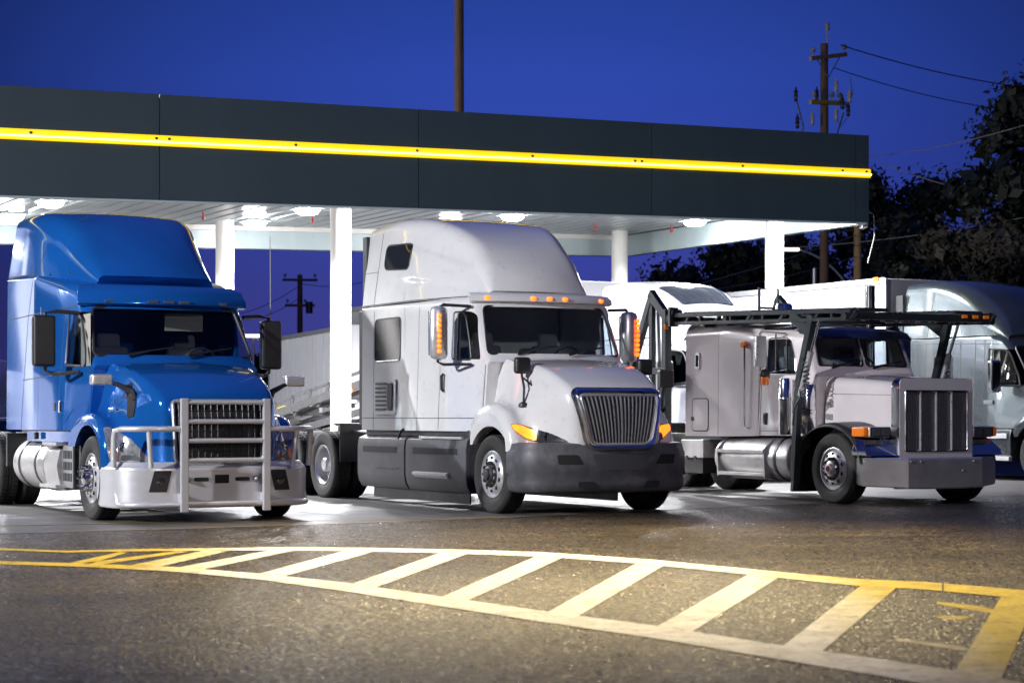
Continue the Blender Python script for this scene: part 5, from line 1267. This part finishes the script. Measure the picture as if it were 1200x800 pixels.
def wire(label,a,b,sag=.6,rad=.016,mat='wire'):
    a=Vector(a);b=Vector(b); pts=[a.lerp(b,t)-Vector((0,0,sag*4*t*(1-t))) for t in [i/24 for i in range(25)]]
    o=MB().tube(pts,rad,5).build('power_line',mat,None); tag(o,label,'wire','power lines behind the lot'); return o
wire('upper dark power line from the crossarm pole top to the right edge',at(985,53,66),at(1330,108,80),.5,.022,'wire_dark')
wire('second dark power line below the upper one from the crossarm pole',at(978,80,66),at(1330,133,80),.6,.018,'wire_dark')
wire('pale power line rising to the right above the dark trees',at(1018,184,70),at(1320,105,52),.3)
wire('pale power line falling to the right across the dark tree tops',at(1030,190,70),at(1330,236,58),.5)
wire('yellowish power line rising right across the brown bush',at(905,291,78),at(1320,229,60),.3)
wire('pale power line just below the canopy running behind the right pillar',at(790,340,60),at(1004,275,74),.1)
wire('lower thin power line behind the right pillar above the long trailer',at(815,342,60),at(1004,300,74),.15,.012)
wire('thin power line low over the silver truck roof at the right edge',at(1128,322,80),at(1330,304,70),.1,.012)
wire('thin faint power line from the small distant pole to the left',at(352,334,112),at(240,372,112),.5,.02,'wire_dark')
wire('thin power line sloping down from the distant pole past the pillar',at(297,395,95),at(385,437,95),.1,.02)
wire('thin faint lower power line left of the small distant pole',at(352,348,112),at(240,366,112),.8,.02,'wire_dark')
wire('faint power line from the small distant pole to the pillar',at(352,332,112),at(440,326,112),.3,.02,'wire_dark')
# ---------------- trees
def tree(label,px,Y,htop,w,kind='leaf',seed=1,lumps=26,n=5200,leaf=.22,zb=.15,name='tree'):
    rd=random.Random(seed); c=at(px,488,Y); r=empty(name,(c.x,c.y,0)); tag(r,label,'tree','dark trees behind the lot')
    tm=MB().tube([(0,0,-.2),(.1,0,htop*.3),(-.1,.1,htop*.75)],[w*.06,w*.045,w*.012],10)
    cs=[]
    for i in range(lumps):
        h=zb+(1-zb)*rd.random()**.8; rad=w*.5*math.sqrt(max(.05,1-abs((h-.45)/.62)**2.2)); a=rd.uniform(0,2*PI); q=rad*rd.random()**.5
        p=Vector((cos(a)*q,sin(a)*q,htop*(h*.92))); s=w*rd.uniform(.10,.19); p.z=min(p.z,htop-s*.7); cs.append((p,s))
        if i%3==0: tm.tube([(0,0,p.z*.5),p*.6+Vector((0,0,p.z*.25)),p],[w*.02,w*.012,w*.004],6)
    tm.build('trunk','bark',r)
    V=[];Fc=[]
    n=int(n*2.0)
    for i in range(n):
        p,s=cs[rd.randrange(lumps)]; d=Vector((rd.gauss(0,1),rd.gauss(0,1),rd.gauss(0,.8))); d.normalize(); q=p+d*s*rd.random()**.35*1.15
        nn=(d+Vector((rd.uniform(-1,1),rd.uniform(-1,1),rd.uniform(-1,1)))*.9).normalized(); a=nn.orthogonal().normalized(); ang=rd.uniform(0,6.28); a=(a*cos(ang)+nn.cross(a)*sin(ang)); b=nn.cross(a); l=leaf*rd.uniform(.6,1.3)
        if i%3==0: q=p+d*s*rd.random()*.75; l*=3.2
        o=len(V); V+=[q-a*l*.5,q+b*l*.28,q+a*l*.5,q-b*l*.28]; Fc.append((o,o+1,o+2,o+3))
    m=MB(); m.add(V,Fc); m.build('crown',kind,r,smooth=0,fix=False); return r
tree('large black leafy tree filling the right edge of the photo',1272,64,12.6,9.5,seed=3,n=9000,lumps=40)
tree('dark round topped tree just right of the canopy corner',1047,84,12.0,9,seed=5,n=6500,kind='leaf')
tree('dark tree with bright edge in the gap left of the large tree',1112,88,12.4,8.5,seed=8,n=6500,kind='leaf_b')
tree('low dark tree between the round topped tree and the large tree',1172,90,9.6,8,seed=11,n=5500,kind='leaf_b')
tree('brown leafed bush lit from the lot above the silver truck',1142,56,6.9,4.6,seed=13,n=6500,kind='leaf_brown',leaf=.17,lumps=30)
tree('second dim brown bush left of the lit brown bush',1085,60,5.9,4.2,seed=14,n=2600,kind='leaf_b',leaf=.26)
for i,(px,h,w_,lb) in enumerate(((800,8.6,8,'dark tree behind the back pillar under the canopy, leftmost of its row'),(850,9.4,9,'dark tree under the canopy end, second of its row from the back pillar'),(905,10,9,'dark tree hidden partly by the right front pillar'),(965,11,10,'dark tree behind the slim metal pole and the tall utility pole'))):
    tree(lb,px,94+4*(i%2),h,w_,seed=20+i,n=5500)
for i,(px,h,w_,lb) in enumerate(((312,4.9,5.2,'small dark tree far off behind the blue truck mirror'),(338,5.2,5.5,'small dark tree at the corner of the far grey trailer'),(292,4.3,4.5,'small dark tree under the distant lamp post'))):
    tree(lb,px,120,h,w_,seed=40+i,n=2200,leaf=.4)
hedge=[(1090,4.2),(1150,3.6),(1215,4.2),(1290,5.5)]
for i,(px,h) in enumerate(hedge): tree('dark undergrowth tree low behind the silver truck, '+('nearest the canopy','below the brown bush','at the right edge','outside the right edge')[i],px,80,h*1.7,9,seed=60+i,n=3500)

# ---------------- unseen wooded rise, added so the chrome reflects something dark
def rise():
    rd=random.Random(5); m=MB(); n=160
    hs=[14+7*rd.random()+3*sin(i*.23) for i in range(n+1)]
    def fn(a,b):
        i=min(int(a*n+.5),n); t=R(112)+R(316)*a; rr=75+b*6+2*sin(i*1.9); z=hs[i]*(b**.5)
        return (cos(t)*rr,sin(t)*rr+25,z-.5)
    m.grid(fn,n,6); o=m.build('reflection_rise','leaf',None); tag(o,'unseen dark wooded rise added round the lot for chrome and paint to reflect',None,None,'structure')
rise()

def reflection_pump(u,v,label):  # unseen pumps, added so the blue truck's side reflects white streaks
    r=empty('unseen_pump',uv(u,v),TH); tag(r,label,'fuel pump','unseen pumps added for reflections')
    rbox(r,'cabinet','trailer_white',-.35,.35,-.3,.3,.12,2.15,.03); MB().box(-.45,.45,-.4,.4,0,.12).build('plinth','concrete',r,bev=.02)
    for s in (-1,1):
        MB().box(-.25,.25,s*.302-.004,s*.302+.004,1.3,1.75).build('screen','lamp_dark',r); MB().tube([(.1,s*.32,1.2),(.1,s*.5,.5),(-.1,s*.45,.35),(-.2,s*.33,1.0)],.025,8).build('hose','black_plastic',r)
for v,l in ((29.5,'nearest unseen white pump added left of the blue truck for its reflections'),(34.8,'middle unseen white pump added left of the blue truck for its reflections'),(37.2,'farthest unseen white pump added left of the blue truck for its reflections')): reflection_pump(3.6,v,l)

# ---------------- sky, lights, camera
w=bpy.data.worlds.new('World'); SC.world=w; w.use_nodes=True; nt=w.node_tree; L=nt.links.new; bg=nt.nodes['Background']
tc=nd(nt,'ShaderNodeTexCoord'); sp=nd(nt,'ShaderNodeSeparateXYZ'); L(tc.outputs['Generated'],sp.inputs[0])
cr=nd(nt,'ShaderNodeValToRGB'); e=cr.color_ramp.elements
e[0].position=0; e[0].color=(.058,.052,.26,1); e[1].position=1; e[1].color=(.03,.05,.25,1)
for p,c in ((.06,(.044,.052,.29)),(.12,(.032,.062,.40)),(.17,(.026,.065,.40)),(.22,(.018,.05,.30)),(.45,(.024,.045,.25))):
    x=cr.color_ramp.elements.new(p); x.color=(*c,1)
L(sp.outputs[2],cr.inputs[0])
# lens vignetting put into the sky colour: darker to both sides of the centre
def mth(op,a,b=None):
    n=nd(nt,'ShaderNodeMath',operation=op)
    for i,q in enumerate((a,b)):
        if q is None: continue
        if isinstance(q,(int,float)): n.inputs[i].default_value=q
        else: L(q,n.inputs[i])
    return n.outputs[0]
gx=mth('SUBTRACT',sp.outputs[0],.01); fall=mth('MAXIMUM',mth('SUBTRACT',1.16,mth('MULTIPLY',mth('MULTIPLY',gx,gx),9.5)),.42)
mx=nd(nt,'ShaderNodeMix',data_type='RGBA',blend_type='MULTIPLY'); mx.inputs[0].default_value=1; L(cr.outputs[0],mx.inputs[6]); L(fall,mx.inputs[7]); L(mx.outputs[2],bg.inputs[0]); bg.inputs[1].default_value=.86
def area(name,loc,target,power,size,col,spread=PI,spot=None):
    d=bpy.data.lights.new(name,'AREA' if spot is None else 'SPOT'); d.energy=power; d.color=col
    if spot is None: d.shape='DISK'; d.size=size; d.spread=spread
    else: d.spot_size=R(spot); d.spot_blend=.9; d.shadow_soft_size=size
    o=bpy.data.objects.new(name,d); COL.objects.link(o); o.location=loc; o.rotation_euler=(Vector(target)-Vector(loc)).to_track_quat('-Z','Y').to_euler(); return o
# unseen lamps, added where the light on trucks and drive suggests them
area('lot_floodlight',(-24,4,11),(-1,27,1.5),1900,.8,(.96,.97,1.),spread=R(70))
area('lot_floodlight',(13,-6,11),(3,26,1),220,.8,(1,.88,.82),spread=R(60))
area('street_lamp_light',(1.2,20.5,10.),(1.,17.6,0),17000,.3,(1,.79,.40),spot=76)
area('far_trailer_fill',(-22,44,9),(-4,54,2),2600,.5,(.95,.97,1.))  # unseen lamp added only to brighten the far box trailer
cam=bpy.data.cameras.new('camera'); co=bpy.data.objects.new('camera',cam); COL.objects.link(co); SC.camera=co
co.location=(0,0,H); co.rotation_euler=(PI/2,0,0); cam.sensor_width=36; cam.lens=36*FPX/1200; cam.shift_y=(HY-400)/1200; cam.clip_end=2000
cam.dof.use_dof=True; cam.dof.focus_distance=25.5; cam.dof.aperture_fstop=2.8
SC.view_settings.view_transform='Standard'; SC.view_settings.look='None'; SC.view_settings.exposure=0; SC.view_settings.gamma=1
SC.cycles.max_bounces=6; SC.cycles.diffuse_bounces=3; SC.cycles.glossy_bounces=4; SC.cycles.transparent_max_bounces=12; SC.cycles.sample_clamp_indirect=4; SC.cycles.use_denoising=True
SC.cycles.caustics_reflective=False; SC.cycles.caustics_refractive=False
